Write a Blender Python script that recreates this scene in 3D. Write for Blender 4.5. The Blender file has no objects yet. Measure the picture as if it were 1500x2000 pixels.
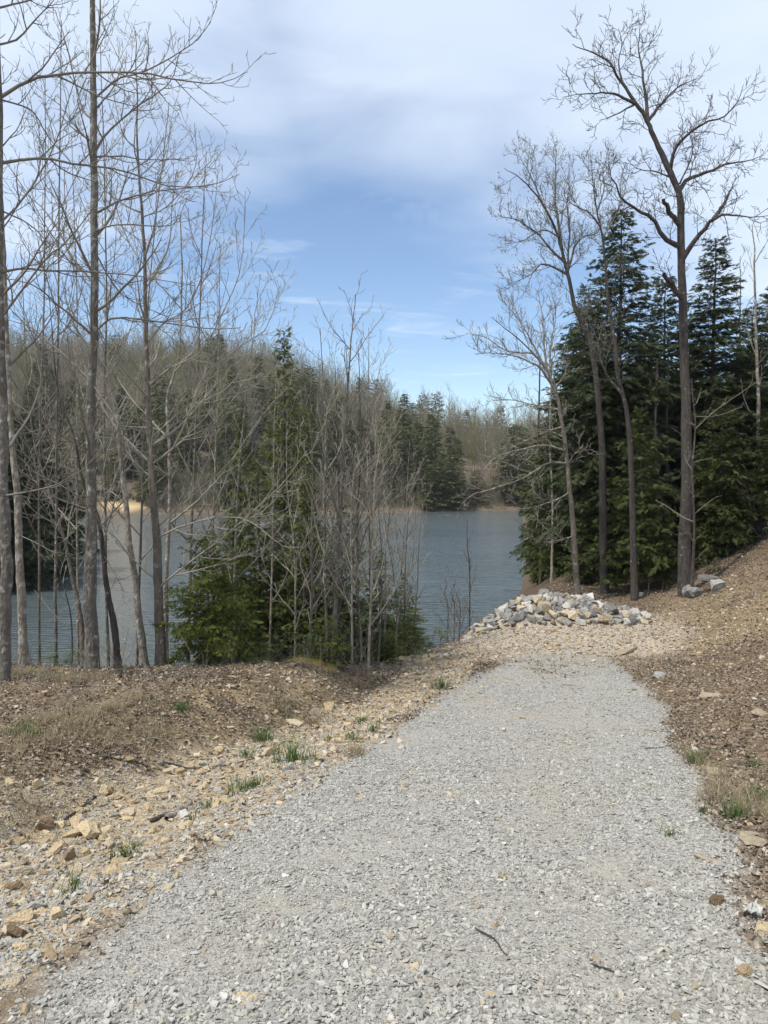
import bpy, bmesh, math, random
import numpy as np
R = math.radians
sc = bpy.context.scene
col = sc.collection
# ------------------------------------------------------------------ camera
F = 1444.0                       # focal length in photo pixels (1500 x 2000)
EYE = 1.6
PITCH = -math.atan(70 / F)
cam_d = bpy.data.cameras.new('camera')
cam_d.sensor_fit = 'VERTICAL'; cam_d.sensor_height = 36; cam_d.sensor_width = 27
cam_d.lens = F / 2000 * 36
cam_d.clip_start = 0.05; cam_d.clip_end = 3000
cam = bpy.data.objects.new('camera', cam_d); col.objects.link(cam)
cam.location = (0, 0, EYE); cam.rotation_euler = (math.pi / 2 + PITCH, 0, 0)
sc.camera = cam
# ------------------------------------------------------------------ world, sun, exposure
SUN_EL, SUN_AZ = 60.0, -125.0      # azimuth from +Y towards +X (sun stands to the left)
w = bpy.data.worlds.new('World'); sc.world = w; w.use_nodes = True
wt = w.node_tree; wn = wt.nodes; wl = wt.links; wn.clear()
def wnode(t, **k):
    n = wn.new(t)
    for a, b in k.items(): setattr(n, a, b)
    return n
def wmath(op, a, b=None, c=None, clamp=False):
    n = wn.new('ShaderNodeMath'); n.operation = op; n.use_clamp = clamp
    for i, v in enumerate((a, b, c)):
        if v is None: continue
        if isinstance(v, (int, float)): n.inputs[i].default_value = v
        else: wl.new(v, n.inputs[i])
    return n.outputs[0]
sky = wnode('ShaderNodeTexSky', sky_type='NISHITA', sun_disc=False)
sky.sun_elevation = R(SUN_EL); sky.sun_rotation = R(SUN_AZ)
sky.altitude = 300; sky.air_density = 1.0; sky.dust_density = 0.25; sky.ozone_density = 2.8
tc = wnode('ShaderNodeTexCoord'); sx = wnode('ShaderNodeSeparateXYZ'); wl.new(tc.outputs['Generated'], sx.inputs[0])
zc = wmath('MAXIMUM', sx.outputs[2], 0.03)
u = wmath('DIVIDE', sx.outputs[0], zc); v = wmath('DIVIDE', sx.outputs[1], zc)
cx = wnode('ShaderNodeCombineXYZ'); wl.new(u, cx.inputs[0]); wl.new(v, cx.inputs[1])
def wnoise(scale, detail, rough, dist=0.0, stretch=(1, 1, 1)):
    mp = wnode('ShaderNodeMapping'); mp.inputs['Scale'].default_value = stretch; wl.new(cx.outputs[0], mp.inputs[0])
    n = wnode('ShaderNodeTexNoise'); n.inputs['Scale'].default_value = scale; n.inputs['Detail'].default_value = detail
    n.inputs['Roughness'].default_value = rough; n.inputs['Distortion'].default_value = dist
    wl.new(mp.outputs[0], n.inputs[0]); return n.outputs[0]
n1 = wnoise(0.8, 3, 0.5, 0.3); n2 = wnoise(2.0, 5, 0.5, 0.5, (0.8, 1.0, 1))
# a sheet of thin high cloud overhead whose ragged edge lies some way off in front
edge = wmath('ADD', wmath('MULTIPLY', wmath('ABSOLUTE', wmath('ADD', u, 0.25)), 0.95), 2.08)
t = wmath('SUBTRACT', edge, v)
t = wmath('ADD', t, wmath('MULTIPLY', wmath('SUBTRACT', n1, 0.5), 2.0))
t = wmath('ADD', t, wmath('MULTIPLY', wmath('SUBTRACT', n2, 0.5), 1.3))
mr = wnode('ShaderNodeMapRange', interpolation_type='SMOOTHSTEP'); wl.new(t, mr.inputs[0])
mr.inputs[1].default_value = -0.9; mr.inputs[2].default_value = 1.0; mr.inputs[3].default_value = 0.0; mr.inputs[4].default_value = 0.74
n3 = wnoise(1.6, 7, 0.6, 0.9, (0.7, 1.0, 1))          # faint wisps anywhere
mr2 = wnode('ShaderNodeMapRange', interpolation_type='SMOOTHSTEP'); wl.new(n3, mr2.inputs[0])
mr2.inputs[1].default_value = 0.52; mr2.inputs[2].default_value = 0.74; mr2.inputs[3].default_value = 0.0; mr2.inputs[4].default_value = 0.42
dens = wmath('MULTIPLY', wmath('MAXIMUM', mr.outputs[0], mr2.outputs[0]), wmath('ADD', 0.78, wmath('MULTIPLY', n2, 0.45)), clamp=True)
mx = wnode('ShaderNodeMix', data_type='RGBA'); wl.new(dens, mx.inputs[0]); wl.new(sky.outputs[0], mx.inputs[6])
mx.inputs[7].default_value = (5.25, 5.9, 6.75, 1)
bg = wnode('ShaderNodeBackground'); bg.inputs[1].default_value = 0.13; wl.new(mx.outputs[2], bg.inputs[0])
wo = wnode('ShaderNodeOutputWorld'); wl.new(bg.outputs[0], wo.inputs[0])
sun_d = bpy.data.lights.new('sun', 'SUN'); sun_d.energy = 3.2; sun_d.angle = R(2.0); sun_d.color = (1.0, 0.95, 0.87)
sun = bpy.data.objects.new('sun', sun_d); col.objects.link(sun)
sun.rotation_euler = (R(90 - SUN_EL), 0, -R(SUN_AZ) + math.pi)
from mathutils import Vector
sd = Vector((math.sin(R(SUN_AZ)) * math.cos(R(SUN_EL)), math.cos(R(SUN_AZ)) * math.cos(R(SUN_EL)), math.sin(R(SUN_EL))))
sun.rotation_euler = sd.to_track_quat('Z', 'Y').to_euler()
sun.location = (-30, -10, 40)
sc.view_settings.view_transform = 'Standard'; sc.view_settings.look = 'None'
sc.view_settings.gamma = 1; sc.view_settings.exposure = 0.45
sc.render.engine = 'CYCLES'
sc.cycles.max_bounces = 6; sc.cycles.diffuse_bounces = 3; sc.cycles.glossy_bounces = 3; sc.cycles.transmission_bounces = 4
sc.cycles.use_denoising = True; sc.cycles.denoiser = 'OPENIMAGEDENOISE'; sc.cycles.denoising_input_passes = 'RGB_ALBEDO_NORMAL'; sc.cycles.sample_clamp_indirect = 5.0
# ------------------------------------------------------------------ helpers
rng = np.random.default_rng(7)
def sm(a, b, x):
    t = np.clip((x - a) / (b - a), 0, 1); return t * t * (3 - 2 * t)
def ray(x, y):
    c0, c2 = (x - 750) / F, (1000 - y) / F
    cp, sp = math.cos(PITCH), math.sin(PITCH)
    return np.array([c0, cp - c2 * sp, sp + c2 * cp])
def at(x, y, d):
    r = ray(x, y); return np.array([0, 0, EYE]) + r * (d / r[1])
def _hash(i, j, s):
    n = (i * 374761393 + j * 668265263 + s * 974634777) & 0xffffffff
    n = ((n ^ (n >> 13)) * 1274126177) & 0xffffffff
    return ((n ^ (n >> 16)) & 0xffff) / 65535.0
def vnoise(x, y, s=0):
    x = np.asarray(x, float); y = np.asarray(y, float)
    i = np.floor(x).astype(np.int64); j = np.floor(y).astype(np.int64); fx = x - i; fy = y - j
    fx = fx * fx * (3 - 2 * fx); fy = fy * fy * (3 - 2 * fy)
    return (_hash(i, j, s) * (1 - fx) + _hash(i + 1, j, s) * fx) * (1 - fy) + (_hash(i, j + 1, s) * (1 - fx) + _hash(i + 1, j + 1, s) * fx) * fy
def fbm(x, y, s=0, o=4):
    a, t = 0.5, 0
    for k in range(o):
        t = t + a * (vnoise(x * 2 ** k, y * 2 ** k, s + k) - 0.5); a *= 0.5
    return t
def mesh_np(name, V, Fc, mat=None, smooth=False):
    V = np.ascontiguousarray(V, dtype=np.float32)
    me = bpy.data.meshes.new(name)
    if not isinstance(Fc, list): Fc = [Fc]
    Fc = [f for f in Fc if len(f)]
    me.vertices.add(len(V)); me.vertices.foreach_set('co', V.ravel())
    loops = np.concatenate([f.ravel() for f in Fc]).astype(np.int32)
    tot = np.concatenate([np.full(len(f), f.shape[1]) for f in Fc]).astype(np.int32)
    start = np.concatenate([[0], np.cumsum(tot)[:-1]]).astype(np.int32)
    me.loops.add(len(loops)); me.loops.foreach_set('vertex_index', loops)
    me.polygons.add(len(tot)); me.polygons.foreach_set('loop_start', start)
    if smooth: me.polygons.foreach_set('use_smooth', np.ones(len(tot), bool))
    me.update(calc_edges=True)
    if mat: me.materials.append(mat)
    return me
def link(name, me, parent=None, loc=(0, 0, 0)):
    o = bpy.data.objects.new(name, me); col.objects.link(o); o.location = loc
    if parent: o.parent = parent
    return o
def tag(o, label=None, cat=None, group=None, kind=None):
    for k, vv in (('label', label), ('category', cat), ('group', group), ('kind', kind)):
        if vv: o[k] = vv
    return o
def root(name, loc, label, cat, group=None):
    o = bpy.data.objects.new(name, None); col.objects.link(o); o.location = loc; o.empty_display_size = 0.2
    return tag(o, label, cat, group)
# ------------------------------------------------------------------ materials
class NT:
    def __init__(s, name):
        s.m = bpy.data.materials.new(name); s.m.use_nodes = True
        s.t = s.m.node_tree; s.n = s.t.nodes; s.l = s.t.links
        s.b = s.n['Principled BSDF']; s.b.inputs['Roughness'].default_value = 0.9
        s.b.inputs['Specular IOR Level'].default_value = 0.25
    def new(s, t, **k):
        n = s.n.new(t)
        for a, b in k.items(): setattr(n, a, b)
        return n
    def put(s, sock, v):
        if isinstance(v, (int, float)): sock.default_value = v
        elif isinstance(v, tuple): sock.default_value = v if len(v) == 4 or sock.type == 'VECTOR' else (*v, 1)
        else: s.l.new(v, sock)
    def coord(s, kind='Object', scale=(1, 1, 1)):
        c = s.new('ShaderNodeTexCoord'); m = s.new('ShaderNodeMapping'); m.inputs['Scale'].default_value = scale
        s.l.new(c.outputs[kind], m.inputs[0]); return m.outputs[0]
    def noise(s, vec, scale, detail=4, rough=0.55, dist=0.0):
        n = s.new('ShaderNodeTexNoise'); s.l.new(vec, n.inputs['Vector'])
        n.inputs['Scale'].default_value = scale; n.inputs['Detail'].default_value = detail
        n.inputs['Roughness'].default_value = rough; n.inputs['Distortion'].default_value = dist
        return n.outputs['Fac']
    def vor(s, vec, scale, out='Distance', feature='F1', rnd=1.0):
        n = s.new('ShaderNodeTexVoronoi'); n.feature = feature; s.l.new(vec, n.inputs['Vector'])
        n.inputs['Scale'].default_value = scale; n.inputs['Randomness'].default_value = rnd
        return n.outputs[out]
    def ramp(s, fac, stops, interp='LINEAR'):
        n = s.new('ShaderNodeValToRGB'); n.color_ramp.interpolation = interp; e = n.color_ramp.elements
        while len(e) < len(stops): e.new(0.5)
        for k, (p, c) in enumerate(stops):
            e[k].position = p; e[k].color = (*c, 1) if len(c) == 3 else c
        s.l.new(fac, n.inputs[0]); return n.outputs[0]
    def mix(s, fac, a, b, blend='MIX'):
        n = s.new('ShaderNodeMix', data_type='RGBA', blend_type=blend)
        s.put(n.inputs[0], fac); s.put(n.inputs[6], a); s.put(n.inputs[7], b); return n.outputs[2]
    def math(s, op, a, b=0.0, clamp=False):
        n = s.new('ShaderNodeMath', operation=op, use_clamp=clamp); s.put(n.inputs[0], a); s.put(n.inputs[1], b); return n.outputs[0]
    def rng(s, x, a, b, c=0.0, d=1.0):
        n = s.new('ShaderNodeMapRange', interpolation_type='SMOOTHSTEP'); s.put(n.inputs[0], x)
        for i, q in enumerate((a, b, c, d)): n.inputs[i + 1].default_value = q
        return n.outputs[0]
    def attr(s, name, typ='GEOMETRY'):
        n = s.new('ShaderNodeAttribute', attribute_name=name, attribute_type=typ); return n.outputs['Fac']
    def rand(s):
        return s.new('ShaderNodeObjectInfo').outputs['Random']
    def bump(s, h, strength=0.5, dist=0.02, prev=None):
        n = s.new('ShaderNodeBump'); n.inputs['Strength'].default_value = strength; n.inputs['Distance'].default_value = dist
        s.l.new(h, n.inputs['Height'])
        if prev is not None: s.l.new(prev, n.inputs['Normal'])
        return n.outputs[0]
    def done(s, color, normal=None, rough=None):
        s.put(s.b.inputs['Base Color'], color)
        if normal is not None: s.l.new(normal, s.b.inputs['Normal'])
        if rough is not None: s.put(s.b.inputs['Roughness'], rough)
        return s.m
def mat_bark(name, dark, light, lichen, amount, zs=0.35, scale=14):
    k = NT(name); c = k.coord('Object', (1, 1, zs)); g = k.coord('Object')
    a = k.noise(c, scale, 6, 0.65); base = k.ramp(a, [(0.3, dark), (0.7, light)])
    b = k.noise(g, 9, 5, 0.6, 0.3); base = k.mix(k.rng(b, 0.62 - amount * 0.2, 0.70), base, lichen)
    d = k.noise(g, 2.2, 3); base = k.mix(k.rng(d, 0.45, 0.75, 0, 0.4), base, tuple(q * 0.55 for q in dark))
    h = k.math('ADD', a, k.math('MULTIPLY', k.vor(c, scale * 2.2), 0.6))
    return k.done(base, k.bump(h, 1.0, 0.03), 0.92)
M = {}
M['bark_grey'] = mat_bark('bark_grey', (0.085, 0.073, 0.062), (0.20, 0.18, 0.155), (0.36, 0.36, 0.32), 0.5)
M['bark_brown'] = mat_bark('bark_brown', (0.095, 0.078, 0.064), (0.215, 0.18, 0.148), (0.34, 0.33, 0.29), 0.25)
M['bark_pale'] = mat_bark('bark_pale', (0.15, 0.125, 0.10), (0.30, 0.26, 0.21), (0.46, 0.46, 0.41), 0.7)
M['bark_dark'] = mat_bark('bark_dark', (0.038, 0.032, 0.028), (0.105, 0.090, 0.078), (0.22, 0.22, 0.20), 0.05, 0.2, 18)
M['bark_oak'] = mat_bark('bark_oak', (0.045, 0.037, 0.032), (0.115, 0.098, 0.085), (0.24, 0.24, 0.21), 0.1, 0.22, 16)
def mat_plain(name, c1, c2, scale=30, rough=0.9):
    k = NT(name); return k.done(k.mix(k.noise(k.coord(), scale, 3), c1, c2), None, rough)
M['twig'] = mat_plain('twig', (0.115, 0.098, 0.078), (0.235, 0.21, 0.175), 6)
M['twig_pale'] = mat_plain('twig_pale', (0.18, 0.16, 0.125), (0.38, 0.355, 0.29), 5)
M['twig_olive'] = mat_plain('twig_olive', (0.14, 0.135, 0.062), (0.23, 0.22, 0.105), 0.6)
M['twig_far'] = mat_plain('twig_far', (0.15, 0.125, 0.10), (0.27, 0.235, 0.19), 0.6)
def mat_leaf(name, c1, c2, c3, transl=0.25, scale=1.3):
    k = NT(name); g = k.coord('Object')
    a = k.noise(g, scale, 3, 0.6); b = k.noise(g, scale * 9, 2)
    colr = k.mix(k.rng(a, 0.35, 0.65), c1, c2); colr = k.mix(k.rng(b, 0.5, 0.75, 0, 0.8), colr, c3)
    k.put(k.b.inputs['Base Color'], colr); k.b.inputs['Roughness'].default_value = 0.6
    tr = k.new('ShaderNodeBsdfTranslucent'); k.l.new(colr, tr.inputs[0])
    ms = k.new('ShaderNodeMixShader'); ms.inputs[0].default_value = transl
    k.l.new(k.b.outputs[0], ms.inputs[1]); k.l.new(tr.outputs[0], ms.inputs[2])
    k.l.new(ms.outputs[0], k.n['Material Output'].inputs[0]); return k.m
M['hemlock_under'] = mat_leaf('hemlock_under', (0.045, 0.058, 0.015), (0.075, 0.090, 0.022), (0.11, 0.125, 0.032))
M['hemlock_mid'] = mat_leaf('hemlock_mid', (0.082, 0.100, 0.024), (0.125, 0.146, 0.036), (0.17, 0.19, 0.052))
M['hemlock'] = mat_leaf('hemlock', (0.032, 0.042, 0.014), (0.055, 0.068, 0.019), (0.085, 0.10, 0.027))
M['hemlock_blue'] = mat_leaf('hemlock_blue', (0.031, 0.042, 0.018), (0.051, 0.064, 0.023), (0.076, 0.090, 0.030))
M['hemlock_young'] = mat_leaf('hemlock_young', (0.098, 0.122, 0.022), (0.14, 0.168, 0.032), (0.18, 0.205, 0.05), 0.4, 3)
M['hemlock_far'] = mat_leaf('hemlock_far', (0.072, 0.084, 0.028), (0.11, 0.122, 0.040), (0.15, 0.155, 0.055), 0.25, 0.3)
M['rhodo'] = mat_leaf('rhodo', (0.05, 0.07, 0.022), (0.085, 0.11, 0.034), (0.14, 0.165, 0.07), 0.15, 4)
M['bud'] = mat_leaf('bud', (0.20, 0.22, 0.12), (0.27, 0.28, 0.17), (0.32, 0.33, 0.22), 0.4, 3)
M['grass'] = mat_leaf('grass', (0.05, 0.11, 0.022), (0.085, 0.15, 0.035), (0.16, 0.18, 0.06), 0.35, 12)
M['dry_grass'] = mat_leaf('dry_grass', (0.30, 0.245, 0.15), (0.40, 0.335, 0.22), (0.20, 0.20, 0.08), 0.3, 2.0)
# ------------------------------------------------------------------ terrain
WATER = EYE - 7.0
_ty = np.linspace(-10, 40, 2001)
_tz = np.concatenate([[0], np.cumsum(-0.158 * (1 - sm(9, 18, _ty[:-1])) * np.diff(_ty))]); _tz -= np.interp(0, _ty, _tz)
def road_z(Y): return np.interp(Y, _ty, _tz)
def road_c(Y): return 0.2 + 0.29 * (Y - 3.6)
_to = np.linspace(0, 60, 1201)
_ts = np.minimum(0.10 + 0.145 * _to, 0.50) * (1 - 0.6 * sm(4.5, 9, _to))
_tb = np.concatenate([[0], np.cumsum(_ts[:-1] * np.diff(_to))])
LAKE = np.array([(-15, 18), (-11, 17), (-4, 17.6), (-1, 21), (1, 25), (2.6, 30), (4.4, 35), (6.2, 39), (8.2, 44), (12, 62), (20, 105), (24, 128), (31, 152), (20, 150), (12, 146), (0, 141), (-20, 137), (-48, 135), (-62, 128), (-50, 105), (-34, 70), (-25, 50), (-19, 33), (-16.5, 24)], float)
def lake_dist(X, Y):
    X = np.asarray(X, float); Y = np.asarray(Y, float); best = np.full(X.shape, 1e18); inside = np.zeros(X.shape, bool)
    for a, b in zip(LAKE, np.roll(LAKE, -1, 0)):
        ab = b - a; t = np.clip(((X - a[0]) * ab[0] + (Y - a[1]) * ab[1]) / (ab @ ab), 0, 1)
        best = np.minimum(best, (X - a[0] - t * ab[0]) ** 2 + (Y - a[1] - t * ab[1]) ** 2)
        if a[1] != b[1]:
            cr = ((a[1] > Y) != (b[1] > Y)) & (X < (b[0] - a[0]) * (Y - a[1]) / (b[1] - a[1]) + a[0]); inside ^= cr
    d = np.sqrt(best); return np.where(inside, -d, d)
_hx = [-400, 0, 250, 450, 550, 620, 700, 800, 900, 1000, 1200, 1900]
_hc = [36, 46, 53, 51, 42, 31, 22, 16, 13, 12, 18, 24]
PX = np.array([2.0, 2.35, 3.06, 3.7, 4.25, 5.05, 5.6, 6.0, 6.7]); PH = np.array([0.10, 0.32, 0.41, 0.54, 0.63, 0.56, 0.40, 0.22, 0.03])
def heap(X, Y): return np.interp(X, PX, PH, 0, 0) * np.clip(1 - ((Y - 19.35) / 1.15) ** 2, 0, 1)
def smin(a, b, k):
    h = np.clip(0.5 + 0.5 * (b - a) / k, 0, 1); return b * (1 - h) + a * h - k * h * (1 - h)
def H(X, Y, micro=True):
    X = np.asarray(X, float); Y = np.asarray(Y, float)
    rz = road_z(Y); rc = road_c(np.clip(Y, -4, 30))
    ol = rc - 1.65 - X + 0.5 * fbm(X * 0.5, Y * 0.5, 3)
    amp = (-0.122 * np.clip(Y, 0, 40) - rz) * (1 - sm(12, 18.5, Y)) + 0.05
    z = rz + amp * sm(1.5, 2.9, ol) - (0.15 * (1 - sm(11, 16, Y))) * sm(0.1, 0.8, ol) * (1 - sm(1.5, 1.95, ol))
    orr = np.clip(X - rc - 1.7, 0, 60)
    z = z + np.interp(orr, _to, _tb) * (0.35 + 0.65 * sm(3, 10, Y)) * (1 - 0.3 * sm(24, 45, Y))
    d = lake_dist(X, Y)
    z = smin(z, WATER + 0.69 * d, 0.4)
    px = 750 + F * X / np.maximum(Y, 20)
    c = np.interp(px, _hx, _hc) * (0.75 + 0.25 * sm(120, 220, Y))
    far = WATER + np.where(d > 0, c * np.tanh(0.46 * d / c), 0.5 * d) + fbm(X * 0.03, Y * 0.03, 9) * np.clip(d, 0, 40) * 0.25
    z = z * (1 - sm(38, 60, Y)) + far * sm(38, 60, Y)
    z = np.where(d < 0, np.maximum(WATER + 0.5 * d, -9), z)
    if micro:
        near = 1 - sm(25, 50, Y)
        rough = 0.35 + 0.65 * sm(1.5, 2.2, np.abs(X - rc))
        z = z + near * rough * (0.16 * fbm(X * 0.9, Y * 0.9, 21) + 0.10 * fbm(X * 3.5, Y * 3.5, 31, 4))
        z = z + near * 0.035 * fbm(X * 9, Y * 9, 41, 3)
    return z + heap(X, Y) * 0.8
def h1(x, y): return float(H(np.array([x]), np.array([y]))[0])
def hit(x, y, dmax=60):
    """where the line of sight of a photo point meets the ground"""
    r = ray(x, y); t = np.linspace(1.2, dmax, 4000) / r[1]
    P = np.array([0, 0, EYE]) + t[:, None] * r
    g = P[:, 2] - H(P[:, 0], P[:, 1]); k = np.argmax(g < 0)
    return P[k] if g[k] < 0 else P[-1]
def geo(a, b, n):
    s = np.linspace(0, 1, n + 1)[1:] ** 2.2; return a + (b - a) * s
gx = np.concatenate([geo(-9, -420, 62)[::-1], np.arange(-9, 11.001, 0.07), geo(11, 420, 62)])
gy = np.concatenate([np.arange(-8, 1.5, 0.5), np.arange(1.5, 10, 0.05), np.arange(10, 26, 0.1), np.arange(26, 60, 0.6), np.arange(60, 200, 3), np.arange(200, 521, 8)])
GX, GY = np.meshgrid(gx, gy); GZ = H(GX, GY)
nx, ny = len(gx), len(gy)
rcg = road_c(GY)
def zones(X, Y):
    rc = road_c(Y); n = fbm(X * 1.3, Y * 1.3, 51, 4); n2 = fbm(X * 5, Y * 5, 57, 3)
    hw = 1.62 - 0.62 * sm(10.5, 16.2, Y) + 0.9 * n * 0.6 + 0.25 * n2
    off = X - rc
    hwr = hw + 0.12; hwl = hw - 0.05 - 0.25 * (1 - sm(2.5, 4.5, Y))
    e = np.where(off > 0, hwr - off, hwl + off)
    gravel = sm(-0.12, 0.16, e) * (1 - sm(12.8, 17.0, Y + 3.0 * n + 3.0 * n2))
    ol = -off - 1.55 + 0.7 * n
    ditch = sm(-0.15, 0.1, ol) * (1 - sm(1.7, 2.15, ol + 0.6 * n2 + 0.6 * sm(7, 11, Y))) * (1 - sm(15.0, 17.0, Y))
    flat = sm(13.6, 15.4, Y + 2 * n) * (1 - sm(18.6, 19.8, Y)) * sm(-3.6, -2.6, off + 2 * n) * (1 - sm(2.0, 3.3, off + 1.6 * n))
    tanr = sm(1.9, 3.0, off) * (1 - sm(4.6, 6.2, off + 2.2 * n)) * sm(13, 15, Y) * (1 - sm(20, 22.5, Y)) * sm(-0.25, 0.05, n + 0.5 * n2 + 0.03)
    tanl = sm(0.9, 1.6, ol) * (1 - sm(2.3, 3.2, ol + 1.5 * n)) * sm(7.2, 8.6, Y) * (1 - sm(15.5, 17.5, Y)) * sm(-0.06, 0.10, fbm(X * 1.1, Y * 1.1, 66, 4) + 0.6 * n2)
    tan = np.clip(tanr * 0.8 + tanl, 0, 1)
    leaf = np.clip(1 - gravel - ditch - flat - tan, 0, 1)
    return gravel, ditch, flat, tan, leaf
def bare_of(X, Y):
    trk = np.exp(-((np.abs(X - road_c(Y) - 0.1) - 0.72) / 0.26) ** 2)
    return sm(0.02, 0.22, fbm(X * 0.9, Y * 0.9, 88, 4) + 0.5 * fbm(X * 3, Y * 3, 90, 2) + 0.10 * trk)
zg, zd, zf, zt, zl = zones(GX, GY); zbare = bare_of(GX, GY)
mound = at(575, 1268, 12.6)
zmoss = np.exp(-(((GX - mound[0]) / 0.75) ** 2 + ((GY - 12.7) / 0.35) ** 2)) ** 0.6
zmoss = sm(0.35, 0.7, zmoss + 0.5 * fbm(GX * 4, GY * 4, 77))
bh = at(232, 1003, 137)
zsand = np.exp(-(((GX - bh[0]) / 4.6) ** 2 + ((GY - 138) / 3.2) ** 2)) ; zsand = sm(0.3, 0.6, zsand)
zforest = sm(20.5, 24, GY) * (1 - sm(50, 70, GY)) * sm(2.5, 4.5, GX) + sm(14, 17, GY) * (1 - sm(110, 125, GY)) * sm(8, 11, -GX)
GZ = GZ + 0.10 * np.clip(zmoss, 0, 1)
V = np.stack([GX, GY, GZ], -1).reshape(-1, 3)
idx = np.arange(nx * ny).reshape(ny, nx)
Q = np.stack([idx[:-1, :-1], idx[:-1, 1:], idx[1:, 1:], idx[1:, :-1]], -1).reshape(-1, 4)
isroad = (zg.ravel()[Q].mean(1) > 0.5)
def mat_ground():
    k = NT('ground_earth'); g = k.coord('Object'); k.b.inputs['Specular IOR Level'].default_value = 0.12
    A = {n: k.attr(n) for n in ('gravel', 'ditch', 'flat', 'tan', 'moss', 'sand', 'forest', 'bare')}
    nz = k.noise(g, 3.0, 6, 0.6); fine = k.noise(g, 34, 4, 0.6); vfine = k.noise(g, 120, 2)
    leafc = k.vor(g, 26, 'Color'); leafs = k.new('ShaderNodeSeparateColor'); k.l.new(leafc, leafs.inputs[0])
    leaf = k.ramp(leafs.outputs[0], [(0.0, (0.085, 0.058, 0.037)), (0.4, (0.16, 0.112, 0.072)), (0.75, (0.235, 0.175, 0.118)), (1.0, (0.33, 0.26, 0.18))])
    leaf = k.mix(k.rng(nz, 0.4, 0.65, 0, 0.55), leaf, (0.155, 0.11, 0.062))
    far = k.mix(k.noise(g, 0.12, 4), (0.13, 0.10, 0.072), (0.19, 0.15, 0.11))
    cg = k.new('ShaderNodeNewGeometry'); sp = k.new('ShaderNodeSeparateXYZ'); k.l.new(cg.outputs['Position'], sp.inputs[0])
    leaf = k.mix(k.rng(sp.outputs[1], 40, 70), leaf, far)
    gv = k.vor(g, 75, 'Color'); gs = k.new('ShaderNodeSeparateColor'); k.l.new(gv, gs.inputs[0])
    gravel = k.ramp(gs.outputs[0], [(0.0, (0.22, 0.21, 0.19)), (0.5, (0.34, 0.33, 0.30)), (0.85, (0.42, 0.41, 0.375)), (1.0, (0.48, 0.465, 0.42))])
    gravel = k.mix(k.rng(k.noise(g, 1.1, 4, 0.6), 0.48, 0.68, 0, 0.7), gravel, (0.36, 0.315, 0.25))
    gravel = k.mix(k.math('MULTIPLY', A['bare'], 0.35), gravel, k.mix(fine, (0.30, 0.26, 0.205), (0.44, 0.40, 0.335)))
    soil = k.ramp(fine, [(0.3, (0.25, 0.175, 0.10)), (0.55, (0.41, 0.325, 0.215)), (0.75, (0.52, 0.44, 0.32))])
    pale = k.ramp(fine, [(0.3, (0.27, 0.22, 0.17)), (0.5, (0.42, 0.355, 0.28)), (0.72, (0.52, 0.46, 0.38))])
    pale = k.mix(k.rng(nz, 0.5, 0.7, 0, 0.6), pale, (0.34, 0.25, 0.18))
    tan = k.ramp(fine, [(0.3, (0.15, 0.105, 0.062)), (0.55, (0.28, 0.21, 0.125)), (0.75, (0.38, 0.30, 0.19))])
    c = k.mix(A['tan'], leaf, tan); c = k.mix(A['flat'], c, pale); c = k.mix(A['ditch'], c, soil); c = k.mix(A['gravel'], c, gravel)
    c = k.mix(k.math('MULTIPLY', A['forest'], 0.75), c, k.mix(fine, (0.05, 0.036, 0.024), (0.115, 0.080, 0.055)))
    c = k.mix(A['sand'], c, (0.56, 0.42, 0.24))
    mossc = k.mix(fine, (0.10, 0.095, 0.02), (0.23, 0.16, 0.035)); c = k.mix(A['moss'], c, mossc)
    hgt = k.math('ADD', k.math('MULTIPLY', fine, 0.7), k.math('MULTIPLY', k.vor(g, 75), 0.6))
    hgt = k.math('ADD', hgt, k.math('MULTIPLY', vfine, 0.3))
    return k.done(c, k.bump(hgt, 0.8, 0.02), 0.95)
M['ground'] = mat_ground()
def sub_mesh(name, mask):
    q = Q[mask]; used, inv = np.unique(q, return_inverse=True)
    me = mesh_np(name, V[used], inv.reshape(-1, 4), M['ground'], True)
    for n, z in (('gravel', zg), ('bare', zbare), ('ditch', zd), ('flat', zf), ('tan', zt), ('moss', zmoss), ('sand', zsand), ('forest', zforest)):
        a = me.attributes.new(n, 'FLOAT', 'POINT'); a.data.foreach_set('value', z.ravel()[used].astype(np.float32))
    return me
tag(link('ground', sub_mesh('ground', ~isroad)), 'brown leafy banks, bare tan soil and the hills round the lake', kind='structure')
tag(link('gravel_road', sub_mesh('gravel_road', isroad)), 'grey gravel drive running down towards the lake', kind='structure')
# ------------------------------------------------------------------ lake
def mat_water():
    k = NT('lake_water'); g = k.coord('Object', (0.55, 1.0, 1.0))
    a = k.noise(g, 2.6, 4, 0.55, 0.5); b = k.noise(k.coord('Object', (0.3, 1.0, 1)), 0.55, 3, 0.5)
    wv = k.new('ShaderNodeTexWave', wave_type='BANDS', bands_direction='Y'); k.l.new(k.coord('Object', (0.35, 1.0, 1)), wv.inputs[0])
    wv.inputs['Scale'].default_value = 0.75; wv.inputs['Distortion'].default_value = 7; wv.inputs['Detail'].default_value = 3; wv.inputs['Detail Scale'].default_value = 1.6
    h = k.math('ADD', k.math('MULTIPLY', a, 0.9), k.math('MULTIPLY', wv.outputs['Fac'], 0.22)); h = k.math('ADD', h, b); h = k.math('MULTIPLY', h, k.rng(k.noise(k.coord('Object', (0.35, 1.0, 1)), 0.06, 3, 0.5), 0.34, 0.62, 0.4, 1.0))
    k.b.inputs['IOR'].default_value = 1.333; k.b.inputs['Specular IOR Level'].default_value = 0.5
    return k.done((0.080, 0.102, 0.106), k.bump(h, 1.0, 0.19), 0.07)
M['water'] = mat_water()
me = mesh_np('lake', np.array([(-90, 10, WATER), (60, 10, WATER), (60, 175, WATER), (-90, 175, WATER)]), np.array([[0, 1, 2, 3]]), M['water'])
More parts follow.
